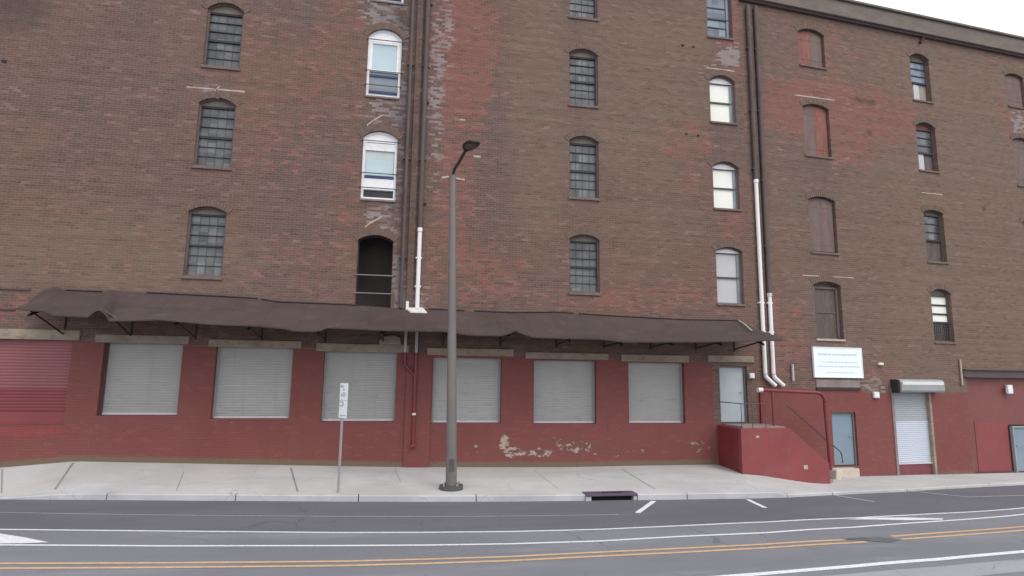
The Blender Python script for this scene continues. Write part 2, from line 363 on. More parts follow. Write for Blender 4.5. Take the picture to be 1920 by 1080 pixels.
# ------------------------------------------------------------------ mesh helpers
class MB:
    def __init__(s): s.v = []; s.f = []; s.m = []
    def add(s, vs, fs, mi=0):
        b = len(s.v); s.v += [tuple(v) for v in vs]; s.f += [[b+i for i in f] for f in fs]; s.m += [mi]*len(fs); return s
    def box(s, x0, x1, y0, y1, z0, z1, mi=0):
        return s.add([(x0,y0,z0),(x1,y0,z0),(x1,y1,z0),(x0,y1,z0),(x0,y0,z1),(x1,y0,z1),(x1,y1,z1),(x0,y1,z1)],
                     [(0,3,2,1),(4,5,6,7),(0,1,5,4),(1,2,6,5),(2,3,7,6),(3,0,4,7)], mi)
    def prism(s, pts, y0, y1, mi=0):            # polygon in x-z, counter-clockwise from the front, pushed from y0 to y1
        n = len(pts)
        vs = [(p[0], y0, p[1]) for p in pts]+[(p[0], y1, p[1]) for p in pts]
        fs = [list(range(n)), list(range(2*n-1, n-1, -1))]+[(i, n+i, n+(i+1) % n, (i+1) % n) for i in range(n)]
        return s.add(vs, fs, mi)
    def tube(s, path, r, n=10, mi=0, r1=None):
        path = [Vector(p) for p in path]; rings = []; up = None
        for i, p in enumerate(path):
            d = (path[min(i+1, len(path)-1)]-path[max(i-1, 0)]).normalized()
            a = d.cross(Vector((0, 0, 1)))
            if a.length < .05: a = d.cross(Vector((0, 1, 0)))
            a.normalize()
            if up is not None and a.dot(up) < 0: a = -a
            up = a; b = d.cross(a)
            rr = r if r1 is None else r+(r1-r)*i/(len(path)-1)
            rings.append([p+(a*math.cos(2*math.pi*k/n)+b*math.sin(2*math.pi*k/n))*rr for k in range(n)])
        vs = [v for q in rings for v in q]; fs = []
        for i in range(len(rings)-1):
            for k in range(n): fs.append((i*n+k, i*n+(k+1) % n, (i+1)*n+(k+1) % n, (i+1)*n+k))
        fs += [list(range(n))[::-1], [(len(rings)-1)*n+k for k in range(n)]]
        return s.add(vs, fs, mi)
    def build(s, name, mat, parent=None, smooth=False, bevel=0):
        me = bpy.data.meshes.new(name); me.from_pydata(s.v, [], s.f)
        for m in (mat if isinstance(mat, (list, tuple)) else [mat]): me.materials.append(m)
        me.polygons.foreach_set('material_index', s.m)
        bm = bmesh.new(); bm.from_mesh(me); bmesh.ops.recalc_face_normals(bm, faces=bm.faces); bm.to_mesh(me); bm.free()
        if smooth:
            me.polygons.foreach_set('use_smooth', [True]*len(me.polygons))
        o = bpy.data.objects.new(name, me); COL.objects.link(o)
        if smooth:
            md = o.modifiers.new('split', 'EDGE_SPLIT'); md.split_angle = R(38)
        if bevel:
            md = o.modifiers.new('bevel', 'BEVEL'); md.width = bevel; md.segments = 2; md.limit_method = 'ANGLE'
        if parent: o.parent = parent
        return o
def empty(name, label=None, cat=None, loc=(0, 0, 0), rz=0, group=None):
    o = bpy.data.objects.new(name, None); COL.objects.link(o); o.location = loc; o.rotation_euler = (0, 0, rz)
    o.empty_display_size = .3
    if label: tag(o, label, cat, group)
    return o
def tag(o, label, cat, group=None):
    o['label'] = label; o['category'] = cat
    if group: o['group'] = group
    return o
def struct(o): o['kind'] = 'structure'; return o

def elbow(pts, r=.12, n=5):                    # round the corners of a pipe run
    pts = [Vector(p) for p in pts]; out = [pts[0]]
    for a, b, c in zip(pts, pts[1:], pts[2:]):
        d0 = (a-b).normalized(); d1 = (c-b).normalized(); k = min(r, (a-b).length*.45, (c-b).length*.45)
        p0, p1 = b+d0*k, b+d1*k
        for i in range(n+1):
            t = i/n; out.append(p0*(1-t)**2+b*2*t*(1-t)+p1*t*t)
    out.append(pts[-1]); return out

def arch(u0, u1, z0, zs, za, n=10):            # a segmental arched opening, counter-clockwise from the front
    if za-zs < .02: return [(u0, z0), (u1, z0), (u1, zs), (u0, zs)]
    h = za-zs; w = (u1-u0)/2; rad = (w*w+h*h)/(2*h); cz = za-rad; cu = (u0+u1)/2; a = math.asin(min(1, w/rad))
    pts = [(u0, z0), (u1, z0)]
    for i in range(n+1):
        t = a-2*a*i/n; pts.append((cu+rad*math.sin(t), cz+rad*math.cos(t)))
    return pts
def inside(p, poly):
    x, y = p; r = False; n = len(poly)
    for i in range(n):
        (x0, y0), (x1, y1) = poly[i], poly[(i+1) % n]
        if (y0 > y) != (y1 > y) and x < (x1-x0)*(y-y0)/(y1-y0)+x0: r = not r
    return r
def fbm(x, y, z=0.0): return noise.fractal(Vector((x, y, z)), 1.0, 2.0, 4)

def street_wall(name, parent, u0, u1, ztop, basef, holes, painted, wear, depth=.32, step=.32, fine_box=None):
    """One street front with real openings: brick above, red paint below, wear stored per vertex."""
    n = 60
    outline = [(u0+(u1-u0)*i/n, basef(u0+(u1-u0)*i/n)) for i in range(n+1)]+[(u1, ztop), (u0, ztop)]
    V = []; E = []
    def loop(pts, close=True):
        b = len(V); V.extend(Vector(p) for p in pts); k = len(pts)
        E.extend((b+i, b+(i+1) % k) for i in range(k if close else k-1))
    loop(outline)
    for h in holes: loop(h)
    for p in painted: loop(p)
    boxes = [(min(p[0] for p in h)-.06, max(p[0] for p in h)+.06, min(p[1] for p in h)-.06, max(p[1] for p in h)+.06) for h in holes]
    zmin = min(p[1] for p in outline)
    u = u0+step/2
    while u < u1:
        z = zmin+step/2
        while z < ztop-.1:
            if z > basef(u)+.08 and not any(a < u < b and c < z < d for a, b, c, d in boxes):
                V.append(Vector((u+random.uniform(-.03, .03), z+random.uniform(-.03, .03))))
            z += step
        u += step
    if fine_box:
        fa, fb, fc, fd = fine_box; u = fa
        while u < fb:
            z = fc
            while z < fd:
                if z > basef(u)+.04 and not any(a < u < b and c < z < d for a, b, c, d in boxes): V.append(Vector((u+random.uniform(-.02, .02), z+random.uniform(-.02, .02))))
                z += .085
            u += .11
    vo, eo, fo, *_ = geometry.delaunay_2d_cdt(V, E, [], 0, 1e-4)
    mb = MB(); keep = []; mats = []
    for f in fo:
        c = (sum(vo[i].x for i in f)/3, sum(vo[i].y for i in f)/3)
        if not inside(c, outline) or any(inside(c, h) for h in holes): continue
        a, b, d = (vo[i] for i in f)
        keep.append(list(f) if (b-a).cross(d-a) > 0 else list(f)[::-1])
        mats.append(1 if any(inside(c, p) for p in painted) else 0)
    mb.v = [(p.x, 0, p.y) for p in vo]; mb.f = keep; mb.m = mats
    for h in holes:                            # reveals
        k = len(h); c = (sum(p[0] for p in h)/k, sum(p[1] for p in h)/k)
        mi = 1 if any(inside(c, p) for p in painted) else 0
        vs = [(p[0], 0, p[1]) for p in h]+[(p[0], depth, p[1]) for p in h]
        mb.add(vs, [(i, (i+1) % k, k+(i+1) % k, k+i) for i in range(k)], mi)
    me = bpy.data.meshes.new(name); me.from_pydata(mb.v, [], mb.f)
    me.materials.append(M['brick']); me.materials.append(M['painted'])
    me.polygons.foreach_set('material_index', mb.m)
    at = me.color_attributes.new('wear', 'FLOAT_COLOR', 'POINT')
    buf = []
    for v in mb.v:
        r_, g_, b_, *a_ = wear(v[0], v[2], 0); buf += [r_, g_, b_, a_[0] if a_ else 0]
    at.data.foreach_set('color', buf)
    bm = bmesh.new(); bm.from_mesh(me); bmesh.ops.remove_doubles(bm, verts=bm.verts, dist=1e-5)
    loose = [v for v in bm.verts if not v.link_faces]; bmesh.ops.delete(bm, geom=loose, context='VERTS')
    bmesh.ops.recalc_face_normals(bm, faces=bm.faces); bm.to_mesh(me); bm.free()
    o = bpy.data.objects.new(name, me); COL.objects.link(o); o.parent = parent
    return o

def set_wear(o, val):                          # one even state of wear for a small brick piece
    at = o.data.color_attributes.new('wear', 'FLOAT_COLOR', 'POINT')
    at.data.foreach_set('color', list(val)*len(o.data.vertices)); return o
def blobs(lst, conv):
    """Worn patches: (px, py, half width, half height, amount) surveyed on the front, kept in metres."""
    out = []
    for px, py, rx, ry, k in lst:
        u, z = conv(px, py); a = conv(px+rx, py)[0]-u; b = z-conv(px, py+ry)[1]
        out.append((u, z, max(.05, abs(a)), max(.05, abs(b)), k))
    return out
def blob_val(bl, u, z):
    v = 0
    for cu, cz, ru, rz, k in bl:
        d = math.hypot((u-cu)/ru, (z-cz)/rz)
        if d < 1.6: v = max(v, k*(1-smooth(.55, 1.45, d)))
    return v

# ------------------------------------------------------------------ the two brick buildings
LB = empty('brick_warehouse', 'tall brown brick warehouse with red painted base, six dock shutters and long awning', 'building', (0, Y_L, 0))
RB = empty('brick_warehouse', 'brown brick building with grey cornice under the sky, rusty window shutters and roller door', 'building', (CX, CY, 0), BEND)
TOP_L, TOP_R = 20.4, 17.5

base_L = [(-16, .15)]+[P_L(*p) for p in [(0, 877), (70, 871), (140, 865), (300, 868), (640, 874), (760, 876), (1050, 876), (1200, 873)]]+[(10.14, .22), (11.75, -.1)]
base_R = [(0, -.1), (2.0, -.25)]+[P_R(*p) for p in [(1620, 893), (1750, 890), (1920, 886)]]+[(30, -.4)]
bL = lambda u: interp(base_L, u)-.12
bR = lambda u: interp(base_R, u)-.12

# openings of the first building: (u0, u1, sill, spring, apex, kind)
cols = {1: (-6.40, -5.34), 2: (-1.50, -.43), 3: (5.24, 6.28), 4: (10.46, 11.46)}
WL = [
 (1, 15.60, 17.45, 17.7, 'old'), (1, 12.32, 14.21, 14.46, 'old'), (1, 9.11, 11.10, 11.30, 'old'), (1, 5.76, 7.70, 7.87, 'old_clear'),
 (2, 15.17, 17.10, 17.35, 'vinyl_shut'), (2, 11.84, 13.90, 14.18, 'vinyl_shut'), (2, 8.42, 10.45, 10.67, 'vinyl_open'), (2, 5.0, 7.10, 7.27, 'doorway'),
 (3, 15.45, 17.30, 17.5, 'old'), (3, 12.20, 14.07, 14.27, 'old'), (3, 8.93, 10.90, 11.09, 'old'), (3, 5.72, 7.50, 7.66, 'old'),
 (4, 15.33, 17.1, 17.3, 'blue'), (4, 12.06, 13.63, 13.85, 'blind'), (4, 8.88, 10.40, 10.60, 'blind'), (4, 5.53, 7.36, 7.51, 'blind_grey')]
docks = []
for l, r, t, b in [(188, 337.5, 643, 779), (400, 546, 651, 785.5), (604.5, 742, 658, 790.5), (811, 940, 671, 793.5), (1001, 1118, 676, 794.5), (1179, 1284, 680, 794)]:
    m = (t+b)/2; c = (l+r)/2
    docks.append((P_L(l, m)[0], P_L(r, m)[0], P_L(c, b)[1], P_L(c, t)[1]))
redgate = (-13.4, P_L(127, 720)[0], P_L(60, 797)[1], P_L(60, 637)[1])
door1 = (P_L(1350, 740)[0], P_L(1402, 740)[0], P_L(1378, 793)[1], P_L(1378, 686)[1])
holesL = [arch(*cols[c], z0, zs, za) for c, z0, zs, za, k in WL]
holesL += [arch(d[0], d[1], d[2], d[3], d[3]) for d in docks]+[arch(*redgate, redgate[3]), arch(*door1, door1[3])]
ptop = [P_L(x, y) for x, y in [(0, 636), (165, 642), (370, 648), (575, 655), (770, 661), (970, 668), (1145, 674), (1310, 680)]]
paintL = [(-15.99, -1), (10.17, -1), (10.17, ptop[-1][1])]+[(u, z+random.uniform(-.02, .02)) for u, z in ptop[::-1]]+[(-15.99, ptop[0][1]+.05)]
paintL2 = [(10.19, -1), (11.74, -1), (11.74, 1.5), (10.19, 1.5)]

redL = blobs([(870, 80, 62, 190, .85), (850, 300, 45, 200, .62), (900, 520, 90, 60, .5), (560, 150, 140, 120, .26), (640, 60, 60, 120, .34), (520, 260, 90, 80, .3), (560, 480, 90, 70, .25),
              (1375, 60, 30, 110, .75), (1290, 265, 50, 40, .5), (1375, 420, 25, 40, .6), (1180, 560, 190, 30, .45), (660, 330, 30, 150, .35), (1310, 340, 40, 60, .3), (20, 580, 60, 25, .5)], P_L)
paleL = blobs([(722, 25, 40, 40, .7), (748, 230, 18, 260, .5), (815, 180, 14, 190, .6), (835, 60, 14, 100, .5), (748, 540, 18, 40, 1.0), (720, 205, 40, 25, .5), (715, 410, 40, 25, .45),
               (1372, 105, 25, 22, .9), (400, 178, 22, 10, .7), (780, 560, 22, 22, .8), (1345, 128, 30, 6, .5)], P_L)
SOOT_L = [(757, 40, 16, 60, .7), (752, 300, 18, 230, .62), (722, 30, 34, 30, .45), (745, 520, 22, 70, .6), (812, 60, 10, 120, .4), (700, 410, 40, 24, .35), (725, 215, 38, 24, .45)]
darkL = blobs(SOOT_L+[(40, 20, 70, 60, .6), (772, 250, 14, 400, .45), (110, 150, 200, 40, .25), (150, 240, 130, 60, .28), (60, 300, 80, 60, .25), (350, 530, 60, 18, .4)], P_L)
peelL = blobs([(885, 842, 22, 12, .72), (945, 832, 14, 22, .98), (965, 848, 26, 14, .95), (1010, 848, 34, 12, .9), (1045, 826, 24, 10, .72), (1080, 838, 50, 16, .84), (1150, 850, 100, 12, .72), (1250, 853, 60, 8, .62),
               (1310, 838, 30, 24, .74), (1212, 852, 14, 5, .7), (205, 790, 14, 3, .0), (335, 789, 7, 3, .95), (440, 792, 14, 3, .95), (103, 821, 12, 3, .8), (100, 853, 12, 4, .7), (922, 826, 12, 5, .75), (908, 856, 6, 7, .8)], P_L)
newL = blobs([(40, 808, 90, 10, .9)], P_L)
darkL += [((cols[c][0]+cols[c][1])/2, z0-.55, .55, .75, .34) for c, z0, *_r in WL]
tanL = blobs([(250, 470, 300, 90, .8), (330, 90, 120, 90, .4), (1010, 200, 70, 260, .8), (1200, 180, 130, 200, .8), (1230, 400, 120, 100, .55), (1290, 60, 60, 80, .7), (560, 420, 80, 100, .3)], P_L)
def wearL(u, z, _):
    pt = interp([(a, b) for a, b in ptop], u)
    if z < pt:
        g = z-bL(u)-.12
        return blob_val(newL, u, z), blob_val(peelL, u, z), .95*(1-smooth(.06, .30, g))
    n = fbm(u*.35, z*.35, 3)*.25
    under = 0
    return (blob_val(redL, u, z)+n*.35+.06, blob_val(paleL, u, z)+n*.1, blob_val(darkL, u, z)+under, blob_val(tanL, u, z)+n*.4)
street_wall('wall', LB, -16, 11.75, TOP_L, bL, holesL, [paintL, paintL2], wearL, fine_box=(-11, 10.1, .1, 1.45))

# openings of the second building
colR = {5: (2.58, 3.76), 6: (7.92, 8.90), 7: (13.06, 14.1)}
WR = [
 (5, 14.79, 16.14, 16.31, 'rust_two'), (5, 11.22, 13.12, 13.26, 'rust_mixed'), (5, 7.57, 9.53, 9.66, 'rust'), (5, 4.44, 6.37, 6.50, 'boarded'),
 (6, 14.13, 15.96, 16.15, 'half_pale'), (6, 11.21, 13.03, 13.21, 'half_light'), (6, 7.56, 9.50, 9.61, 'half_board'), (6, 4.48, 6.33, 6.50, 'half_cream'),
 (7, 14.58, 15.94, 16.08, 'rust'), (7, 11.1, 13.06, 13.2, 'rust'), (7, 7.5, 9.5, 9.62, 'rust'), (7, 4.4, 6.4, 6.5, 'boarded')]
D2 = (P_R(1562, 820)[0], P_R(1607, 820)[0], P_R(1584, 874)[1], P_R(1584, 773)[1])
D3 = (P_R(1676, 800)[0], P_R(1748, 800)[0], P_R(1712, 893)[1], P_R(1712, 730)[1])
D4 = (P_R(1902, 850)[0], P_R(1902, 850)[0]+1.1, P_R(1910, 886)[1], P_R(1910, 799)[1])
holesR = [arch(*colR[c], z0, zs, za) for c, z0, zs, za, k in WR]+[arch(*D2, D2[3]), arch(*D3, D3[3])]
beam_u = P_R(1806, 700)[0]
beam_z0, beam_z1 = P_R(1850, 708)[1], P_R(1850, 693)[1]
holesR.append([(beam_u+.12, P_R(1808, 888)[1]+.02), (22, -.38), (22, beam_z0), (beam_u+.12, beam_z0)])
ptR = [P_R(x, y) for x, y in [(1424, 724), (1520, 728), (1612, 728), (1625, 738), (1672, 737), (1750, 738), (1806, 737)]]
ptR[-1] = (beam_u+.115, ptR[-1][1])
paintR = [(.02, -1), (beam_u+.115, -1)]+[(u, z+random.uniform(-.03, .03)) for u, z in ptR[::-1]]+[(.02, ptR[0][1])]
redR = blobs([(1570, 205, 160, 50, 1.05), (1590, 250, 70, 60, .8), (1660, 215, 70, 50, .95), (1490, 200, 60, 60, .8), (1470, 640, 50, 90, .6), (1540, 690, 40, 40, .5), (1560, 90, 80, 60, .3), (1650, 700, 40, 30, .4),
              (1900, 220, 30, 60, .5), (1470, 60, 40, 60, .35)], P_R)
paleR = blobs([(1560, 190, 70, 6, .45), (1910, 235, 14, 30, .7), (1640, 722, 26, 12, .6), (1799, 745, 5, 25, .85), (1745, 745, 5, 14, .6)], P_R)
darkR = blobs([(1428, 150, 14, 300, .35), (1608, 190, 8, 6, .9), (1632, 190, 12, 3, .8), (1640, 215, 12, 4, .8), (1632, 247, 8, 9, .8), (1627, 360, 6, 7, .9), (1842, 390, 5, 5, .8), (1740, 660, 40, 40, .3), (1850, 600, 60, 60, .25), (1700, 470, 90, 120, .15)], P_R)
darkR += [((colR[c][0]+colR[c][1])/2, z0-.55, .55, .75, .38) for c, z0, *_r in WR]
newR = blobs([(1860, 840, 40, 50, .0)], P_R)
def wearR(u, z, _):
    pt = interp(ptR, u)
    if z < pt:
        return 0, blob_val(paleR, u, z)*.9, .8*(1-smooth(.03, .2, z-bR(u)-.12))
    n = fbm(u*.35, z*.35, 9)*.25
    return blob_val(redR, u, z)+n*.35, blob_val(paleR, u, z), blob_val(darkR, u, z), .45+.4*smooth(3, 9, u)+n*.4
street_wall('wall', RB, 0, 30, 16.9, bR, holesR, [paintR], wearR)

# the bodies behind the fronts
for root, u0, u1, top, sides in ((LB, -16, 11.75, TOP_L, (1, 1)), (RB, 0, 30, 16.9, (0, 1))):
    if sides[0]: MB().box(u0, u0+.3, .01, 15, -.6, top).build('side_wall', M['brick'], root)
    MB().box(u1-.3, u1, .01, 15, -.6, top).build('side_wall', M['brick'], root)
    MB().box(u0, u1, 14.7, 15, -.6, top-.02).build('back_wall', M['brick'], root)
    MB().box(u0, u1, .02, 15, top, top+.15).build('roof', M['roof'], root)
MB().box(-16.1, 11.8, -.25, .3, TOP_L-.55, TOP_L+.25).build('cornice', M['cornice'], LB, bevel=.03)
cz0, cz1 = P_R(1706, 64)[1], P_R(1706, 37)[1]
mb = MB().prism([(0, 0)]*0 or [(0.02, cz0), (30, cz0), (30, cz1), (.02, cz1)], -.22, .3)
mb.box(.02, 30, -.30, .32, cz1+.002, cz1+.10)
mb.build('cornice', M['cornice'], RB, bevel=.02)
mb = MB()
mb.box(.02, 30, -.12, -.002, cz0-.07, cz0-.003); mb.build('corbel_shadow_strip', M['steel_beam'], RB)  # dark strip under the cornice, its shadow line put into the colour

# ------------------------------------------------------------------ windows
def seg(u0, u1, z0, zs, za, inset):            # arched outline pulled inwards
    return arch(u0+inset, u1-inset, z0+inset, zs, za-inset)
def ring(outer, inner, y0, y1):
    mb = MB(); n = len(outer)
    vs = [(p[0], y0, p[1]) for p in outer]+[(p[0], y0, p[1]) for p in inner]+[(p[0], y1, p[1]) for p in outer]+[(p[0], y1, p[1]) for p in inner]
    fs = []
    for i in range(n):
        j = (i+1) % n
        fs += [(i, j, n+j, n+i), (2*n+j, 2*n+i, 3*n+i, 3*n+j), (n+i, n+j, 3*n+j, 3*n+i), (i, 2*n+i, 2*n+j, j)]
    return mb.add(vs, fs)
def sill(parent, u0, u1, z, mat, out=.045, h=.09, ext=.03):
    return MB().box(u0-ext, u1+ext, -out, .10, z-h, z-.004).build('sill', mat, parent, bevel=.008)
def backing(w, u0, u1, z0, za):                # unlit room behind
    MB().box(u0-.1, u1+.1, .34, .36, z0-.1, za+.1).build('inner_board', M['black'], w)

def window(root, u0, u1, z0, zs, za, kind):
    label = None; g = .075
    out = arch(u0, u1, z0, zs, za); fw = .05
    zt = zs-.04                                # underside of the arched head board
    def pane(a, b, c, d, mat, y=.19, name='pane'):
        return MB().box(a, b, y, y+.02, c, d).build(name, mat, w)
    if kind in ('old', 'old_clear'):
        w = ring(out, seg(u0, u1, z0, zs, za, fw), g, g+.12).build('window', M['old_wood'], root)
        head = arch(u0+fw, u1-fw, zt, zs, za-fw) if za-zs > fw+.02 else None
        if head: MB().prism(head, g+.045, g+.07).build('arched_head_board', M['transom'], w)
        a, b, c, d = u0+fw, u1-fw, z0+fw, zt
        pane(a, b, c, d, M['pane'])
        mb = MB(); mid = c+(d-c)*.48
        for k in (1, 2):
            mb.box(a+.002, b-.002, .165, .188, c+(mid-c)*k/3-.010, c+(mid-c)*k/3+.010)
            mb.box(a+.002, b-.002, .150, .188, mid+(d-mid)*k/3-.010, mid+(d-mid)*k/3+.010)
        mb.box(a+.002, b-.002, .135, .188, mid-(.026 if kind == 'old_clear' else .036), mid+(.026 if kind == 'old_clear' else .036))
        mb.box(a+.002, b-.002, .135, .188, d-.05, d-.002)
        mb.build('muntin', M['muntin'], w)
        mv = MB(); nv = 4
        mw = .007 if kind == 'old_clear' else .004
        for k in range(1, nv): mv.box(a+(b-a)*k/nv-mw, a+(b-a)*k/nv+mw, .172, .187, c+.003, d-.06)
        mv.build('mullion', M['old_wood'] if kind == 'old_clear' else M['pane_bar'], w)
        sill(w, u0, u1, z0, M['sill']); backing(w, u0, u1, z0, za)
        if kind == 'old_clear': w['label'] = 'grey window with a clear grid of small panes'
    elif kind in ('vinyl_shut', 'vinyl_open'):
        w = ring(out, seg(u0, u1, z0, zs, za, .075), g, g+.10).build('window', M['vinyl'], root)
        w['label'] = 'white framed replacement window with navy bars' if kind == 'vinyl_shut' else 'white framed window with its bottom sash open on a dark room'
        head = arch(u0+.075, u1-.075, zt-.1, zs, za-.075)
        MB().prism(head, g+.02, g+.06).build('arched_head_board', M['vinyl'], w)
        a, b, c, d = u0+.075, u1-.075, z0+.075, zt-.105
        if kind == 'vinyl_shut':
            mid = c+(d-c)*.44
            ring([(a, mid), (b, mid), (b, d), (a, d)], [(a+.07, mid+.06), (b-.07, mid+.06), (b-.07, d-.06), (a+.07, d-.06)], g+.02, g+.06).build('upper_sash', M['vinyl'], w)
            pane(a+.07, b-.07, mid+.06, d-.06, M['pane_sky'], g+.05, 'upper_pane')
            pane(a, b, c, mid, M['pane_smoke'], g+.07, 'lower_pane')
            for z in (mid-.14, c+.12): MB().box(a, b, g+.035, g+.068, z-.035, z+.035).build('sash_bar', M['navy'], w)
        else:
            mid = c+(d-c)*.42; low = c+.24
            pane(a, b, low, d, M['pane_mist'], g+.072, 'upper_pane')
            MB().box(a+.04, b-.04, g+.06, g+.068, mid-.02, d-.55).build('half_blind', M['pane_sky'], w)
            MB().box(a, b, g+.02, g+.06, d-.26, d-.02).build('upper_sash', M['vinyl'], w)
            MB().box(a, b, g+.03, g+.07, low+.02, mid-.14).build('lower_sash', M['vinyl'], w)
            MB().box(a, b, g+.035, g+.068, mid-.13, mid-.04).build('sash_bar', M['navy'], w)
            pane(a, b, c, low, M['pane_dark'], g+.085, 'open_gap')
        hh = zt-z0
        for z in (zt-.09, z0+hh*.42, z0+hh*.18):
            MB().tube([(u0-.05, -.02, z), (u1+.05, -.02, z)], .016, 8).build('guard_rail', M['rail'], w, True)
        sill(w, u0, u1, z0, M['lintel_dark'], .04, .07, .01); backing(w, u0, u1, z0, za)
    elif kind == 'doorway':
        w = ring(out, seg(u0, u1, z0, zs, za, .03), .2, .3).build('doorway', M['room_wall'], root)
        w['label'] = 'open dark arched doorway above the awning'
        mb = MB(); mb.box(u0-.6, u1+.6, 1.3, 1.34, z0-.2, za+.6); mb.build('room_back', M['room_back'], w)
        MB().box(u0-.62, u0-.6, .33, 1.3, z0-.2, za+.6).build('room_side', M['room_wall'], w); MB().box(u1+.6, u1+.62, .33, 1.3, z0-.2, za+.6).build('room_side', M['room_wall'], w)
        MB().box(u0-.6, u1+.6, .33, 1.3, za+.5, za+.52).build('room_ceiling', M['dark_room'], w)
        MB().box(u0-.6, u1+.6, .33, 1.3, z0-.22, z0-.2).build('room_floor', M['dark_room'], w)
        for z in (5.34+.1, 5.34+.66):
            MB().tube([(u0-.04, -.03, z), (u1+.03, -.03, z)], .017, 8).build('guard_rail', M['grey_rail'], w, True)
    elif kind in ('blind', 'blind_grey', 'blue'):
        w = ring(out, seg(u0, u1, z0, zs, za, .05), .12, .22).build('window', M['old_wood'] if kind == 'blue' else M['door_frame'], root)
        mat = {'blind': M['blind'], 'blind_grey': M['blind_grey'], 'blue': M['pane_blue']}[kind]
        w['label'] = {'blind': 'arched window with a cream blind', 'blind_grey': 'arched window with a grey blind', 'blue': 'arched window with blue grey panes'}[kind]
        a, b, c, d = u0+.05, u1-.05, z0+.05, zt
        MB().prism(arch(u0+.05, u1-.05, d+.001, zs, za-.05), .16, .18).build('arched_head_board', M['vinyl'] if kind != 'blue' else M['transom'], w)
        pane(a, b, c, d, mat, .19, 'blind' if kind != 'blue' else 'pane')
        mb = MB(); mid = c+(d-c)*(.5 if kind != 'blue' else .45)
        mb.box(a, b, .14, .188, mid-.026, mid+.026).build('meeting_rail', M['rail'], w)
        MB().box(a, b, .14, .188, d-.03, d-.001).build('head_rail', M['rail'], w)
        if kind == 'blue':
            mb = MB()
            for k in (.25, .72): mb.box(a, b, .16, .187, c+(d-c)*k-.014, c+(d-c)*k+.014)
            mb.build('muntin', M['rail'], w)
        MB().box(b-.10, b-.002, .15, .186, c, d-.04).build('side_liner', M['pane_smoke'], w)
        sill(w, u0, u1, z0, M['sill'], .05, .075, .03); backing(w, u0, u1, z0, za)
    elif kind in ('rust', 'rust_two', 'rust_mixed', 'boarded'):
        w = ring(out, seg(u0, u1, z0, zs, za, .045), .14, .24).build('window', M['old_wood'], root)
        w['label'] = {'rust': 'window closed by a plain purple brown steel shutter', 'rust_two': 'window shutter with one red rusted leaf', 'rust_mixed': 'window shutter, one grey leaf and one rust red leaf', 'boarded': 'boarded brown window with a dark arched head'}[kind]
        cu = (u0+u1)/2
        if kind == 'boarded':
            pane(u0+.045, u1-.045, z0+.045, zs-.10, M['boarded'], .17, 'board')
            MB().prism(arch(u0+.045, u1-.045, zs-.05, zs, za-.045), .20, .22).build('arched_head_board', M['rail'], w)
            mb = MB(); mb.box(u0+.045, u1-.045, .12, .20, zs-.12, zs-.05); mb.box(u0+.045, u0+.16, .12, .169, z0+.05, zs-.12); mb.box(u1-.14, u1-.045, .12, .169, z0+.05, zs-.12)
            mb.box(u0+.17, u1-.15, .145, .169, (z0+zs)/2-.03, (z0+zs)/2+.02)
            mb.build('inner_frame', M['old_wood'], w)
            sill(w, u0, u1, z0, M['mortar'], .05, .075, .03)
        else:
            full = seg(u0, u1, z0, zs, za, .05)
            lpts = [p for p in full if p[0] <= cu+1e-6]; rpts = [p for p in full if p[0] >= cu-1e-6]
            L_ = [(u0+.05, z0+.05), (cu-.002, z0+.05)]+[(min(p[0], cu-.002), p[1]) for p in full[2:] if p[0] <= cu+1e-4]
            R_ = [(cu+.002, z0+.05), (u1-.05, z0+.05)]+[(max(p[0], cu+.002), p[1]) for p in full[2:] if p[0] >= cu-1e-4]
            ml, mr_ = {'rust': ('rust', 'rust'), 'rust_two': ('rust_red', 'rust'), 'rust_mixed': ('rust', 'rust_red')}[kind]
            for pts, mm, s in ((L_, ml, 1), (R_, mr_, -1)):
                lf = MB().prism(pts, .10, .125).build('shutter_leaf', M[mm], w, bevel=.004)
                x0, x1 = min(p[0] for p in pts), max(p[0] for p in pts)
                for z in (z0+.3, zs-.25): MB().box(x0+.02, x1-.02, .094, .099, z-.022, z+.022).build('hinge_strap', M[mm], lf)
            sill(w, u0, u1, z0, M['sill'], .05, .075, .03)
        backing(w, u0, u1, z0, za)
    else:
        w = ring(out, seg(u0, u1, z0, zs, za, .05), .13, .23).build('window', M['old_wood'], root)
        w['label'] = {'half_pale': 'window with grey upper panes over a pale curtain', 'half_light': 'window with dark boarded top and a light strip below', 'half_board': 'window with grey upper panes over a brown board', 'half_cream': 'window with cream upper panes over a dark grille'}[kind]
        a, b, c, d = u0+.05, u1-.05, z0+.05, zs-.08
        MB().prism(arch(u0+.05, u1-.05, d+.001, zs, za-.05), .17, .19).build('arched_head_board', M['transom'] if kind != 'half_light' else M['rust_red'], w)
        f = {'half_pale': .45, 'half_light': .42, 'half_board': .45, 'half_cream': .40}[kind]; mid = c+(d-c)*f
        up = {'half_pale': 'pane_blue', 'half_light': 'pane', 'half_board': 'pane', 'half_cream': 'blind'}[kind]
        pane(a, b, mid, d, M[up], .19, 'upper_pane')
        lo = {'half_pale': 'curtain', 'half_light': 'old_wood', 'half_board': 'boarded', 'half_cream': 'pane_dark'}[kind]
        pane(a, b, c, mid, M[lo], .20, 'lower_board')
        if kind == 'half_light': pane(a+.08, a+.42, c+.02, mid-.04, M['blind_grey'], .17, 'light_strip')
        if kind == 'half_pale': pane(a+.22, a+.5, c+.04, mid-.06, M['blind_grey'], .175, 'curtain_gap')
        mb = MB(); mb.box(a, b, .13, .189, mid-.035, mid+.035); mb.box(a, b, .13, .189, d-.03, d-.001)
        for k in (1, 2): mb.box(a, b, .16, .188, mid+(d-mid)*k/3-(.05 if kind == 'half_cream' else .016), mid+(d-mid)*k/3+.016)
        mb.build('muntin', M['muntin'], w)
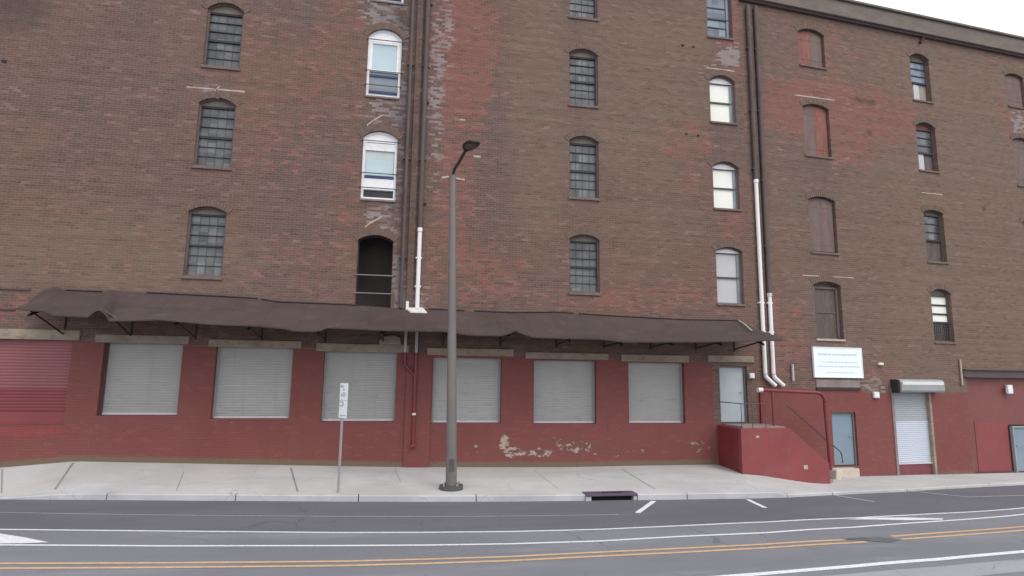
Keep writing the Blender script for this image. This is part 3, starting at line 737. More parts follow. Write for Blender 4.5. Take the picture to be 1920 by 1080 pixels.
        if kind == 'half_cream':
            mb = MB()
            for k in range(1, 9): mb.box(a+(b-a)*k/9-.008, a+(b-a)*k/9+.008, .15, .17, c, mid-.04)
            for k in range(1, 6): mb.box(a, b, .172, .188, c+(mid-c)*k/6-.008, c+(mid-c)*k/6+.008)
            mb.build('grille', M['old_wood'], w)
        sill(w, u0, u1, z0, M['sill'], .05, .075, .03); backing(w, u0, u1, z0, za)
    # brick arch over the opening
    h = max(.02, za-zs); hw = (u1-u0)/2; rad = (hw*hw+h*h)/(2*h); cz = za-rad; cu = (u0+u1)/2; an = math.asin(min(1, hw/rad))
    mb = MB(); nb = 15
    for i in range(nb):
        t0 = -an*1.08+2.16*an*i/nb+.004; t1 = -an*1.08+2.16*an*(i+1)/nb-.004
        pts = [(cu+rr*math.sin(t), cz+rr*math.cos(t)) for rr, t in ((rad+.004, t0), (rad+.004, t1), (rad+.215, t1), (rad+.215, t0))]
        mb.prism(pts[::-1], -.012-random.random()*.006, .02)
    mb.build('brick_arch', M['arch_brick'], w)
    return w
M['arch_brick'] = plain('arch_brick', (.15, .10, .08), .9, .3, 7, dirt=(.085, .06, .052), dirt_amt=.5)
for c, z0, zs, za, k in WL: window(LB, *cols[c], z0, zs, za, k)
for c, z0, zs, za, k in WR: window(RB, *colR[c], z0, zs, za, k)

# ------------------------------------------------------------------ loading docks
def slats(u0, u1, z0, z1, y, pitch=.075, depth=.018):
    mb = MB(); n = max(1, round((z1-z0)/pitch)); p = (z1-z0)/n; prof = []
    for i in range(n):
        z = z0+i*p
        prof += [(y+min(.004, depth*.4), z), (y-depth*.55, z+p*.22), (y-depth, z+p*.5), (y-depth*.55, z+p*.78)]
    prof.append((y+min(.004, depth*.4), z1))
    vs = [(u0, a, b) for a, b in prof]+[(u1, a, b) for a, b in prof]; k = len(prof)
    return mb.add(vs, [(i, i+1, k+i+1, k+i) for i in range(k-1)])
for i, (u0, u1, z0, z1) in enumerate(docks):
    d = slats(u0+.01, u1-.01, z0+.06, z1+.02, .215, .075, .003).build('dock_shutter', M['shutter'], LB)
    MB().box(u0+.015, u1-.015, .18, .225, z0+.005, z0+.065).build('bottom_rail', M['alu'], d, bevel=.006)
    for a, b in ((u0+.001, u0+.055), (u1-.055, u1-.001)):
        MB().box(a, b, .165, .208, z0+.004, z1-.004).build('guide_channel', M['hood'] if i else M['brown_iron'], d)
    MB().box(u0-.02, u1+.02, .325, .345, z0-.05, z1+.05).build('inner_board', M['black'], d)
u0, u1, z0, z1 = redgate
zb = [P_L(60, 772)[1], P_L(60, 729)[1]]
d = slats(u0, u1-.02, zb[1], z1+.02, .10, .085, .005).build('red_gate_shutter', M['shutter_red'], LB); d['label'] = 'wide red corrugated shutter with a darker band'
slats(u0, u1-.02, zb[0], zb[1], .095, .085, .005).build('dark_band', M['shutter_band'], d)
MB().box(u0, u1-.003, .07, .12, z0+.003, zb[0]-.002).build('bottom_panel', M['red_board_fresh'], d)
MB().box(u0, u1, .13, .15, z0-.05, z1+.05).build('inner_board', M['black'], d)
# stone lintels
for (xa, ya, yb), (xb, yc, yd) in [((0, 616, 634), (150, 620.5, 640)), ((179, 624, 640), (355, 633, 647)), ((392, 635.5, 648), (566, 640.5, 655)), ((594, 642, 657), (767, 648, 663)),
                         ((801, 650, 664), (963, 657, 670)), ((985, 659, 671), (1140, 664, 676)), ((1164, 664, 677), (1290, 667, 680))]:
    ua, ub = P_L(xa, 640)[0], P_L(xb, 640)[0]
    if xa == 0: ua = -14
    t0, t1 = P_L(xa, ya)[1], P_L(xb, yc)[1]; b0, b1 = P_L(xa, yb)[1], P_L(xb, yd)[1]
    t = (t0+t1)/2; b = (b0+b1)/2
    MB().box(ua, ub, -.05, .12, b, t).build('lintel', M['lintel'], LB, bevel=.015)
ua, ub = P_L(1326, 670)[0], 11.7
MB().box(ua, ub, -.05, .12, P_L(1370, 679)[1], P_L(1370, 667)[1]).build('lintel', M['lintel'], LB, bevel=.015)
# broken stone lying on the third lintel, behind the canopy
u, z = P_L(732, 640)
mb = MB().prism([(u-.34, z-.10), (u+.33, z-.10), (u+.30, z+.10), (u+.12, z+.19), (u-.2, z+.15), (u-.32, z+.03)], -.10, .02)
mb.build('loose_lintel_stone', M['lintel'], LB, bevel=.03)

# side door of the first building, at the head of the stairs
def steel_door(root, u0, u1, z0, z1, y, mat, frame, name='door', handle_right=True):
    d = MB().box(u0+.06, u1-.06, y, y+.05, z0+.02, z1-.06).build(name, mat, root, bevel=.006)
    MB().prism([(u0+.002, z0), (u0+.058, z0), (u0+.058, z1-.058), (u1-.058, z1-.058), (u1-.058, z0), (u1-.002, z0), (u1-.002, z1-.002), (u0+.002, z1-.002)], y-.05, y+.06).build('door_frame', frame, d)
    hx = u1-.16 if handle_right else u0+.16
    mb = MB().tube([(hx, y-.05, z0+1.0), (hx-.10 if handle_right else hx+.1, y-.05, z0+1.0)], .012, 8); mb.tube([(hx, y, z0+1.0), (hx, y-.05, z0+1.0)], .02, 8)
    mb.build('handle', M['galv'], d, True)
    mb = MB()
    hu = u0+.075 if handle_right else u1-.075
    for z in (z0+.25, (z0+z1)/2, z1-.3): mb.box(hu-.015, hu+.015, y-.012, y-.001, z-.05, z+.05)
    mb.build('hinge', M['galv'], d)
    MB().box(u0-.05, u1+.05, y+.07, y+.09, z0-.05, z1+.05).build('inner_board', M['black'], d)
    return d
d = steel_door(LB, *door1, .14, M['door_pale'], M['door_frame']); d['label'] = 'pale blue steel door at the head of the red stairs'
d = steel_door(RB, *D2, .12, M['door_blue'], M['door_frame']); d['label'] = 'slate blue steel door beside the foot of the stairs'

# ------------------------------------------------------------------ pipes on the first building
yL = -.09
def bands(path_u, y, zs, r, mat, parent):
    for z in zs:
        MB().box(path_u-r-.03, path_u+r+.03, y-r*.3, -.002, z-.025, z+.025).build('pipe_clip', mat, parent)
ua = (P_L(772, 0)[0]+P_L(757, 519)[0])/2; ub = (P_L(803, 0)[0]+P_L(787, 437)[0])/2
zc = P_L(787, 437)[1]; za_ = P_L(790, 582)[1]
p = MB().tube([(ua, yL, TOP_L-.6), (ua, yL, 5.0)], .06, 12).build('downpipe', M['brown_iron'], LB, True); bands(ua, yL, (16.2, 13.0, 9.8, 6.6), .075, M['brown_iron'], p)
p = MB().tube([(ub, yL, TOP_L-.6), (ub, yL, zc)], .075, 12).build('downpipe', M['brown_iron'], LB, True); bands(ub, yL, (16.2, 13.0, 9.8), .075, M['brown_iron'], p)
set_wear(MB().box(ua+.15, ub-.15, -.07, .02, 5.0, TOP_L-.6).build('pilaster', M['brick'], LB), (.15, .12, .55, 0))
p = MB().tube([(ub, yL-.01, zc+.12), (ub, yL-.01, 5.0)], .066, 14).build('white_downpipe', M['pvc'], LB, True); bands(ub, yL, (6.6, 5.7), .066, M['pvc'], p)
MB().tube([(ub, yL-.01, zc+.14), (ub, yL-.01, zc+.02)], .08, 14).build('pipe_collar', M['pvc'], p, True)
# grimy pipes below the canopy, then painted red
q0, q1 = P_L(760.5, 640)[0], P_L(781, 640)[0]; zw0, zw1 = 4.6, P_L(770, 661)[1]
for q in (q0, q1): MB().tube([(q, yL, zw0), (q, yL, zw1)], .045, 12).build('wall_pipe', M['pvc_dirty'], LB, True)
zj0, zj1, zj2 = P_L(757, 683)[1], P_L(779, 705)[1], P_L(776, 834)[1]
p = MB().tube(elbow([(q0, yL, zw1), (q0, yL, zj0), (q1-.01, yL, zj1), (q1-.01, yL, zj1-.3)], .08), .045, 12).build('wall_pipe', M['red_pipe'], LB, True)
p = MB().tube([(q1, yL, zw1), (q1, yL, zj2)], .047, 12).build('wall_pipe', M['red_pipe'], LB, True)
MB().box(q1-.09, q1+.09, yL-.08, -.002, zj2-.05, zj2+.03).build('pipe_foot', M['red_pipe'], p)
MB().tube([(q1, yL, zj1-1.10), (q1, yL, zj1-1.16)], .06, 12).build('pipe_collar', M['pvc'], p, True)
# shallow painted pilaster under it
MB().box(P_L(758, 800)[0], P_L(806, 800)[0], -.04, .02, .05, P_L(770, 662)[1]).build('pilaster', M['painted'], LB)

# ------------------------------------------------------------------ long sagging canopy
top_px = [(72, 551), (85, 542), (105, 537), (122, 545), (190, 548), (210, 543), (230, 547), (300, 551), (400, 556), (480, 560), (520, 567), (600, 570), (690, 574), (745, 578), (800, 580), (870, 583), (960, 587), (1040, 586), (1075, 588), (1130, 592), (1200, 596), (1280, 600), (1388, 602)]
bot_px = [(30, 578), (48, 580), (85, 582), (100, 590), (140, 592), (166, 593), (175, 584), (186, 579), (196, 586), (204, 600), (230, 600), (300, 598), (345, 602), (385, 606), (480, 610), (535, 615), (550, 619), (590, 620), (603, 618), (612, 613), (640, 614), (720, 618), (830, 620), (855, 623), (880, 627), (940, 628), (955, 624), (966, 618), (976, 623), (1000, 631), (1060, 633), (1130, 635), (1170, 640), (1300, 640), (1475, 637)]
Y_A = 16.7
tops = [P_L(*p) for p in top_px]; bots = [P_L(*p, Y_A) for p in bot_px]
na, nt = 300, 8
mb = MB(); vs = []
cum = lambda tab, s: interp(tab, tab[0][0]+(tab[-1][0]-tab[0][0])*s)
for i in range(na+1):
    s = i/na; ut = tops[0][0]+(tops[-1][0]-tops[0][0])*s; ubt = bots[0][0]+(bots[-1][0]-bots[0][0])*s
    zt_, zb_ = interp(tops, ut), interp(bots, ubt)
    for j in range(nt+1):
        t = j/nt; u = ut+(ubt-ut)*t
        z = zt_+(zb_-zt_)*t
        z += math.sin(t*math.pi)*(.035*fbm(u*.9, t*1.2, 1)+.015*math.sin(u*2.1)-.03)
        vs.append((u, -.012-(Y_L-Y_A-.012)*t+.015*fbm(u*1.3, 7, t)*t, z))
nrow = nt+1; tot = len(vs)
fs = [(i*nrow+j, i*nrow+j+1, (i+1)*nrow+j+1, (i+1)*nrow+j) for i in range(na) for j in range(nt)]
low = [(x, y, z-.035) for x, y, z in vs]
fs2 = [tuple(tot+k for k in f[::-1]) for f in fs]
side = []
for i in range(na):
    for j in (0, nt): side.append((i*nrow+j, (i+1)*nrow+j, tot+(i+1)*nrow+j, tot+i*nrow+j))
for j in range(nt):
    for i in (0, na): side.append((i*nrow+j, i*nrow+j+1, tot+i*nrow+j+1, tot+i*nrow+j))
AW = MB().add(vs+low, fs+fs2+side).build('awning', M['awning'], LB, True); AW['label'] = 'long sagging brown felt awning over the loading docks'
# dark strip along the wall in broken runs, just above the felt
for a, b in [(122, 186), (275, 480), (490, 668), (805, 870), (890, 1075), (1085, 1385)]:
    ua, ub = P_L(a, 560)[0], P_L(b, 600)[0]; n = max(3, int((ub-ua)/.35))
    pts = [(ua+(ub-ua)*i/n, -.022, interp(tops, ua+(ub-ua)*i/n)+.02) for i in range(n+1)]
    MB().tube(pts, .026, 6).build('dark_strip', M['near_black'], AW)
# rafters and iron brackets below
brk = [-9.3, -7.6, -5.9, -4.1, -2.3, -.6, 1.2, 3.0, 4.8, 6.4, 8.0, 9.6, 11.0]
for k, u in enumerate(brk):
    zt_ = interp(tops, u); zb_ = interp(bots, u)
    mb = MB().tube([(u, -.02, zt_-.26), (u, -1.7, zb_-.13)], .035, 6)
    mb.tube([(u, -.02, 3.98), (u, -1.62, zb_-.02)], .024, 8)
    mb.tube([(u, -.02, 3.9), (u, -.02, zt_-.1)], .018, 6)
    mb.build('awning_bracket', M['near_black'], AW, True)
zb0 = [(u, -1.72, interp(bots, u)-.0) for u in [-9.2+.4*i for i in range(51)]]
MB().tube(zb0, .03, 6).build('awning_edge_bar', M['brown_iron'], AW, True)
# the patched corner seam at the right end and the cement collar round the pipe
p0 = Vector((P_L(1383, 601)[0], -.05, P_L(1383, 601)[1]+.0)); p1 = Vector((P_L(1410, 620, 17.5)[0], Y_A+.8-Y_L, P_L(1410, 620, 17.5)[1]))
MB().tube([p0, p0.lerp(p1, .5)+Vector((0, 0, .03)), p1], .022, 6).build('corner_seam', M['pvc_dirty'], AW, True)
u0 = P_L(760, 580)[0]; u1 = P_L(796, 585)[0]; z = interp(tops, .3)
MB().add([(u0, -.02, z+.06), (u1-.05, -.02, z+.06), (u1+.08, -.36, z-.13), (u0+.15, -.34, z-.11), (u0, -.02, z-.12), (u1, -.02, z-.12), (u1+.08, -.36, z-.22), (u0+.15, -.34, z-.2)],
         [(0, 3, 2, 1), (4, 5, 6, 7), (0, 1, 5, 4), (1, 2, 6, 5), (2, 3, 7, 6), (3, 0, 4, 7)]).build('cement_collar', M['cement'], AW, bevel=.03)
MB().tube([(u0+.05, -.07, z-.05), (u0+.05, -.07, z+.22)], .05, 10).build('pipe_stub', M['pvc'], AW, True)
# an iron rail on the wall left of the canopy
mb = MB()
for y_, x0 in ((541, 0), (579, 0)):
    a = P_L(0, y_); mb.box(-14, P_L(58 if y_ < 560 else 30, y_)[0], -.04, -.002, a[1]-.022, a[1]+.022)
mb.build('iron_tie_bar', M['brown_iron'], LB)

# ------------------------------------------------------------------ second building: doors, pipes, trim
yR = -.10
ul = P_R(1406, 170)[0]; ul = .10
u2 = (P_R(1417, 345, .1)[0]+P_R(1431, 600, .1)[0]+P_R(1434, 690, .1)[0])/3; u3 = (P_R(1444, 560, .1)[0]+P_R(1449, 690, .1)[0])/2
zt2, zt3 = P_R(1417, 345)[1], P_R(1443, 557)[1]
p = MB().tube([(u2, yR, 16.7), (u2, yR, zt2)], .075, 12).build('downpipe', M['brown_iron'], RB, True); bands(u2, yR, (15, 12.6, 10.4), .075, M['brown_iron'], p)
p = MB().tube([(u3, yR, 16.7), (u3, yR, zt3)], .085, 12).build('downpipe', M['brown_iron'], RB, True); bands(u3, yR, (15, 12.6, 10, 7.6), .085, M['brown_iron'], p)
set_wear(MB().box(u2+.12, u3-.12, -.06, .02, 3.0, 16.7).build('pilaster', M['brick'], RB), (.1, .1, .5, 0))
ze = P_R(1438, 706)[1]; zf = P_R(1455, 723)[1]
for uu, zz in ((u2, zt2), (u3, zt3)):
    p = MB().tube(elbow([(uu, yR, zz+.1), (uu, yR, ze), (uu+.36, yR-.03, zf)], .1), .068, 14).build('white_downpipe', M['pvc'], RB, True)
    MB().tube([(uu, yR, zz+.12), (uu, yR, zz)], .085, 14).build('pipe_collar', M['pvc'], p, True)
    bands(uu, yR, (5.6, 4.6), .068, M['pvc'], p)
# red vent pipe round the stairs: level, then down to the ground
yv = -.9
a = P_R(1424, 731, .9); b = P_R(1540, 737, .9); c = P_R(1556, 872, .9)
p = MB().tube(elbow([(a[0], yv, a[1]), (b[0]+.1, yv, b[1]), ((b[0]+c[0])/2+.1, yv, c[1]-.15)], .3), .055, 14).build('red_vent_pipe', M['red_pipe'], RB, True)
MB().tube([(a[0]-.06, yv, a[1]), (a[0]+.10, yv, a[1])], .07, 12).build('pipe_collar', M['pvc'], p, True)
q = P_R(1448, 735, .9)
MB().tube([(q[0], yv, a[1]), (q[0], yv, 1.35)], .04, 12).build('pipe_leg', M['red_pipe'], p, True)
q = P_R(1427, 790)
MB().box(q[0]-.03, q[0]+.06, -.06, -.002, 1.3, 2.55).build('conduit', M['red_pipe'], RB)
# short stub pipe
q = P_R(1484, 700); q2 = P_R(1484, 683)
p = MB().tube([(q[0], -.07, P_R(1484, 714)[1]), (q[0], -.07, q2[1])], .04, 10).build('stub_pipe', M['pvc_dirty'], RB, True)
# lintel stain below the notice board
a = P_R(1529, 711); b = P_R(1612, 727)
l = MB().box(a[0], b[0], -.03, .02, b[1], a[1]).build('lintel', M['lintel_dark'], RB, bevel=.01)
MB().box(a[0], b[0], -.045, .018, b[1]-.09, b[1]-.003).build('angle_iron', M['near_black'], l)
# roll-up door with hood
u0, u1, z0, z1 = D3
zmid = P_R(1712, 790)[1]; zlow = P_R(1712, 868)[1]
d = slats(u0+.07, u1-.07, zmid, z1, .10, .07, .006).build('roller_door', M['shutter_pale'], RB); d['label'] = 'narrow pale roller door with a grey hood'
slats(u0+.07, u1-.07, zlow, zmid, .10, .07, .006).build('lower_slats', M['shutter_lower'], d)
MB().box(u0+.07, u1-.07, .08, .12, z0+.01, zlow-.01).build('kick_board', M['dark_red_trim'], d)
MB().box(u0+.07, u1-.07, .05, .13, zlow-.05, zlow-.002).build('bottom_rail', M['alu'], d)
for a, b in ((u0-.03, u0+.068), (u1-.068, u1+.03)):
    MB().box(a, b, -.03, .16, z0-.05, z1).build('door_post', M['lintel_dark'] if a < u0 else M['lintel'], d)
MB().box(u0-.1, u1+.1, .16, .18, z0-.05, z1+.05).build('inner_board', M['black'], d)
h0, h1 = P_R(1712, 735)[1], P_R(1712, 711)[1]
mb = MB(); prof = [(-.02, h0), (-.36, h0), (-.40, h0+.06), (-.40, h1-.12), (-.34, h1-.03), (-.20, h1), (-.02, h1)]
ha, hb = P_R(1672, 720)[0], P_R(1752, 720)[0]; n = len(prof)
mb.add([(ha, y, z) for y, z in prof]+[(hb, y, z) for y, z in prof], [list(range(n))[::-1], list(range(n, 2*n))]+[(i, (i+1) % n, n+(i+1) % n, n+i) for i in range(n)])
h = mb.build('roller_hood', M['hood'], d, bevel=.008)
MB().box(ha+.06, hb-.06, -.408, -.402, h1-.2, h1-.09).build('hood_band', M['hood_top'], h)
MB().box(ha-.07, ha-.003, -.33, -.02, h0-.03, h1-.02).build('hood_bracket', M['near_black'], h)
MB().box(hb+.003, hb+.05, -.33, -.02, h0+.1, h0+.26).build('hood_bracket', M['hood'], h)
# wide boarded opening under a steel beam, with a blue door
gz0 = -.45
MB().box(beam_u+.13, 22, .10, .14, gz0, beam_z0+.02).build('boarded_opening', M['red_board'], RB)
du = D4[0]
mb = MB().box(P_R(1836, 840)[0], du-.09, .085, .098, gz0+.1, P_R(1870, 792)[1]); mb.build('repainted_board', M['red_board_fresh'], RB)
bm_ = MB(); bm_.box(beam_u, 22, -.10, .08, beam_z0, beam_z0+.03); bm_.box(beam_u, 22, -.02, .06, beam_z0+.031, beam_z1-.031); bm_.box(beam_u, 22, -.10, .08, beam_z1-.03, beam_z1); bm_.build('steel_beam', M['steel_beam'], RB)
q = P_R(1799, 690)
MB().tube([(q[0], -.05, P_R(1799, 722)[1]), (q[0], -.05, P_R(1799, 674)[1])], .035, 10).build('stub_pipe', M['mortar'], RB, True)
d = steel_door(RB, D4[0], D4[1], D4[2], D4[3], .02, M['door_blue'], M['hood'], handle_right=False); d['label'] = 'slate blue door set in the red boarding'
# concrete door step
a = P_R(1564, 880, .3); b = P_R(1611, 880, .3)
MB().box(a[0], b[0], -.32, .11, -.5, P_R(1590, 879, .3)[1]).build('door_step', M['beige_step'], RB, bevel=.02)
mb = MB().prism([(a[0]-.35, -.4), (a[0]-.02, -.4), (a[0]-.02, .02), (a[0]-.16, .10), (a[0]-.30, .05)], -.72, -.36); mb.build('broken_step_corner', M['beige_step'], RB, bevel=.03)
# drip-stone mortar marks, sockets
def strip(root, conv, pts, w=.03, mat=None, name='mortar_mark'):
    q = [conv(*p) for p in pts]
    mb = MB(); n = len(q); vs = []
    for i, (u, z) in enumerate(q):
        ww = w*(.5+random.random()*.6)
        vs += [(u, -.006, z-ww/2), (u, -.006, z+ww/2), (u, .004, z+ww/2), (u, .004, z-ww/2)]
    fs = [(i*4+k, (i+1)*4+k, (i+1)*4+(k+1) % 4, i*4+(k+1) % 4) for i in range(n-1) for k in range(4)]+[(0, 1, 2, 3), ((n-1)*4+3, (n-1)*4+2, (n-1)*4+1, (n-1)*4)]
    return mb.add(vs, fs).build(name, mat or M['mortar'], root)
def line(a, b, n=8): return [(a[0]+(b[0]-a[0])*i/n, a[1]+(b[1]-a[1])*i/n) for i in range(n+1)]
strip(LB, P_L, line((350, 163), (459, 172), 10), .05)
strip(LB, P_L, [(392, 182), (398, 178), (404, 169), (412, 162)], .07); strip(LB, P_L, [(388, 182), (400, 180.5), (410, 182)], .1)
strip(LB, P_L, line((1325, 127), (1378, 134)), .05)
strip(LB, P_L, [(688, 235), (697, 228), (706, 222), (718, 216)], .06); strip(LB, P_L, [(684, 426), (694, 418), (704, 413), (716, 406)], .06)
strip(LB, P_L, line((828, 333), (842, 331), 3), .07); strip(LB, P_L, line((854, 334), (871, 337), 3), .07)
strip(LB, P_L, line((888, 293), (901, 294), 3), .08); strip(LB, P_L, line((862, 224), (872, 225), 3), .07)
strip(RB, P_R, line((1490, 178), (1565, 188)), .05); strip(RB, P_R, line((1505, 516), (1600, 521)), .04)
strip(RB, P_R, line((1728, 361), (1767, 365), 5), .05)
for px, py, r in [(808, 10, .07), (801, 193, .07), (796, 383, .07), (1280, 85, .06), (1300, 88, .05), (1287, 251, .05), (1309, 254, .05), (8, 115, .07)]:
    u, z = P_L(px, py)
    mb = MB(); n = 10
    mb.add([(u+r*math.cos(2*math.pi*i/n), -.012, z+r*.7*math.sin(2*math.pi*i/n)) for i in range(n)]+[(u+r*math.cos(2*math.pi*i/n), .004, z+r*.7*math.sin(2*math.pi*i/n)) for i in range(n)],
           [list(range(n))]+[(i, n+i, n+(i+1) % n, (i+1) % n) for i in range(n)])
    mb.build('beam_socket', M['hole'], LB)
u, z = P_R(1725, 77); MB().tube([(u-.06, -.06, z-.12), (u+.08, -.10, z+.12)], .05, 8).build('scupper', M['near_black'], RB, True)

# ------------------------------------------------------------------ ground, road, kerb, pavement
kerb_px = [(-250, 936), (0, 936.5), (200, 937.5), (320, 938.5), (480, 939.5), (640, 940.5), (800, 941), (960, 940.5), (1100, 939), (1190, 938), (1300, 936.5), (1400, 935), (1477, 933), (1560, 928.5), (1640, 924.5), (1740, 919), (1830, 914), (1920, 909.5)]
KT = [(P_G(*p).x, P_G(*p).y) for p in kerb_px]
KT = [(-45, KT[0][1]+2.2), (-20, KT[0][1]+.55)]+KT
e = KT[-1]; KT += [(e[0]+6, e[1]+.75), (e[0]+40, e[1]+4.2)]
yk = lambda x: interp(KT, x)
def kh(x): return .035+.105*smooth(-9.4, -7.2, x)*(1-.62*smooth(9.80, 9.9, x))
def wall_y(x): return Y_L if x <= CX else CY+(x-CX)*math.tan(BEND)
def zw(x): return interp(base_L, x) if x <= 10.2 else (interp(base_R, (x-CX)/math.cos(BEND)) if x > 13.6 else .22+(-.29-.22)*smooth(10.2, 13.3, x))
KW = .17
def zp(x, y):                                   # the pavement surface
    ya = yk(x)+KW; yb = wall_y(x); t = (y-ya)/(yb-ya)
    za = zr(x)+kh(x)
    return za+(zw(x)-za)*min(1.2, max(0, t))
def P_P(px, py, lift=0.0):
    v = ray(px, py); z = .2
    for _ in range(30):
        t = (z-CAM_H)/v.z; z = .5*z+.5*zp(v.x*t, v.y*t)
    t = (z-CAM_H)/v.z
    return Vector((v.x*t, v.y*t, z+lift))
XS = sorted(set([-45, -38, -32, -27, -23, -20, -17.5]+[round(-16+.25*i, 3) for i in range(int(42/.25)+1)]+[28, 31, 35, 40, 46, 52]))
drain_a, drain_b = P_G(1096, 938).x, P_G(1197, 938).x
joints = [P_G(x, y).x for x, y in [(200, 937), (441, 939), (672, 940), (893, 941), (1290, 937), (1477, 933), (1560, 928), (1700, 921)]]
xs = sorted(set(XS+[drain_a, drain_b]+[j-.012 for j in joints]+[j+.012 for j in joints]))
def in_gap(xm): return drain_a < xm < drain_b or any(abs(xm-j) < .012 for j in joints)
mb = MB()
for x0, x1 in zip(xs, xs[1:]):
    if in_gap((x0+x1)/2): continue
    def prof(x):
        y = yk(x); z = zr(x); h = kh(x)
        return [(x, y+.0, z-.2), (x, y+.012, z+h-.02), (x, y+.03, z+h), (x, y+KW-.003, z+h+.002), (x, y+KW-.003, z-.2)]
    a, b = prof(x0), prof(x1)
    mb.add(a+b, [(i, i+1, 6+i-1+0, 5+i) if False else (i, 5+i, 6+i, i+1) for i in range(4)]+[(0, 1, 2, 3, 4), (9, 8, 7, 6, 5)])
struct(mb.build('kerb', M['kerb']))
mb = MB(); nv = 8; vs = []
for x in XS:
    for j in range(nv+1):
        y = yk(x)+KW+(wall_y(x)+.25-yk(x)-KW)*j/nv
        vs.append((x, y, zp(x, y)))
mb.add(vs, [(i*(nv+1)+j, (i+1)*(nv+1)+j, (i+1)*(nv+1)+j+1, i*(nv+1)+j+1) for i in range(len(XS)-1) for j in range(nv)])
pav = struct(mb.build('pavement', M['pavement'], smooth=True))
# expansion joints across the pavement
def ribbon(name, pts, w, mat, lift=.004, conv=None):
    pts = [Vector(p) for p in pts]; vs = []
    for i, p in enumerate(pts):
        d = (pts[min(i+1, len(pts)-1)]-pts[max(0, i-1)]); d.z = 0; d.normalize(); nrm = Vector((-d.y, d.x, 0))
        for s in (-1, 1):
            q = p+nrm*s*w/2; q.z = conv(q.x, q.y)+lift if conv else p.z+lift; vs.append(q)
    return struct(MB().add(vs, [(2*i, 2*i+1, 2*i+3, 2*i+2) for i in range(len(pts)-1)]).build(name, mat))
for a, b, w in [((137, 868), (103, 918), .05), ((345, 884), (330, 921), .018), ((545, 877), (560, 928), .045), ((1000, 881), (1046, 916), .018), ((1165, 879), (1228, 917), .03), ((4, 880), (3, 925), .03), ((740, 880), (752, 905), .014)]:
    pts = [P_P(a[0]+(b[0]-a[0])*i/8, a[1]+(b[1]-a[1])*i/8) for i in range(9)]
    pts = [p for p in pts if yk(p.x)+KW < p.y < wall_y(p.x)-.02]
    ribbon('pavement_joint', pts, w, M['joint'], .004, zp)
# road: parking lane and travel lanes as one sheet
L1_px = [(-250, 990), (0, 993), (300, 996), (640, 999), (800, 998.5), (960, 997), (1120, 993), (1280, 986), (1440, 979), (1600, 971.5), (1760, 963), (1920, 952.5)]
L2_px = [(-250, 1020), (0, 1022), (300, 1024), (640, 1023.5), (800, 1022.5), (960, 1020), (1120, 1015), (1280, 1006), (1440, 999), (1600, 989), (1760, 977.5), (1920, 964.5)]
YA_px = [(-250, 1056), (0, 1057), (300, 1056), (640, 1053), (800, 1049), (960, 1044), (1120, 1036), (1280, 1028.5), (1440, 1020.5), (1600, 1011.5), (1760, 999.5), (1920, 987.5)]
YB_px = [(-250, 1066), (0, 1066), (300, 1064.5), (640, 1061), (800, 1057), (960, 1051.5), (1120, 1043.5), (1280, 1036), (1440, 1027.5), (1600, 1018), (1760, 1006.5), (1920, 994.5)]
W_px = [(1380, 1080), (1450, 1074.5), (1600, 1062), (1760, 1049), (1920, 1034.5)]
def gline(px):
    q = [P_G(*p) for p in px]; out = []
    for a, b in zip(q, q[1:]):
        for i in range(6): out.append(a.lerp(b, i/6))
    out.append(q[-1])
    d0 = (q[0]-q[1]).normalized(); d1 = (q[-1]-q[-2]).normalized()
    return out, d0, d1
def gl(px, ext0=18, ext1=22):
    out, d0, d1 = gline(px)
    if ext0: out = [out[0]+d0*ext0*k/4 for k in range(4, 0, -1)]+out
    if ext1: out = out+[out[-1]+d1*ext1*k/4 for k in range(1, 5)]
    return out
zroad = lambda x, y: zr(x)
line1 = gl(L1_px)
T1 = [(p.x, p.y) for p in line1]
y1f = lambda x: interp(T1, x)
XR = sorted(set([-70, -55]+XS+[60, 75, 90]))
mb = MB(); vs = []; rows = 0
for x in XR:
    yk_, y1_ = yk(x)+.05, min(y1f(x), yk(x)-.5)
    col = [yk_, yk_*.5+y1_*.5, y1_, y1_-1.2, y1_-2.6, y1_-4.4, -4, -16, -40]
    rows = len(col)
    for y in col: vs.append((x, y, zr(x)))
for i in range(len(XR)-1):
    for j in range(rows-1):
        mb.add([vs[i*rows+j], vs[(i+1)*rows+j], vs[(i+1)*rows+j+1], vs[i*rows+j+1]], [(0, 1, 2, 3)], 0 if j >= 2 else 1)
road = mb.build('road', [M['asphalt'], M['asphalt_dark']])
bm = bmesh.new(); bm.from_mesh(road.data); bmesh.ops.remove_doubles(bm, verts=bm.verts, dist=1e-4); bm.to_mesh(road.data); bm.free(); struct(road)
struct(MB().add([(-900, -900, -1.2), (900, -900, -1.2), (900, 900, -1.2), (-900, 900, -1.2)], [(0, 1, 2, 3)]).build('ground', M['ground']))
ribbon('white_road_line', line1, .072, M['white_line'], .005, zroad)
ribbon('white_road_line', gl(L2_px), .08, M['white_line'], .005, zroad)
# double yellow line with a break
def upto(px, x0, x1): return px
for px, cut0, cut1 in ((YA_px, 1585, 1672), (YB_px, 1625, 1690)):
    tab = px
    yy = lambda x: interp(tab, x)
    a = [p for p in px if p[0] < cut0]+[(cut0, yy(cut0))]; b = [(cut1, yy(cut1))]+[p for p in px if p[0] > cut1]
    ribbon('yellow_road_line', gl(a, 18, 0), .085, M['yellow_line'], .005, zroad)
    ribbon('yellow_road_line', gl(b, 0, 22), .085, M['yellow_line'], .005, zroad)
ribbon('white_road_line', gl(W_px, 12, 22), .13, M['white_line'], .005, zroad)
# old concrete-grey strip on the near side of that line
out = gl([(x, y+16) for x, y in W_px], 12, 22)
ribbon('worn_road_strip', [p+Vector((.06, -.20, 0)) for p in out], .52, M['asphalt_old'], .003, zroad)
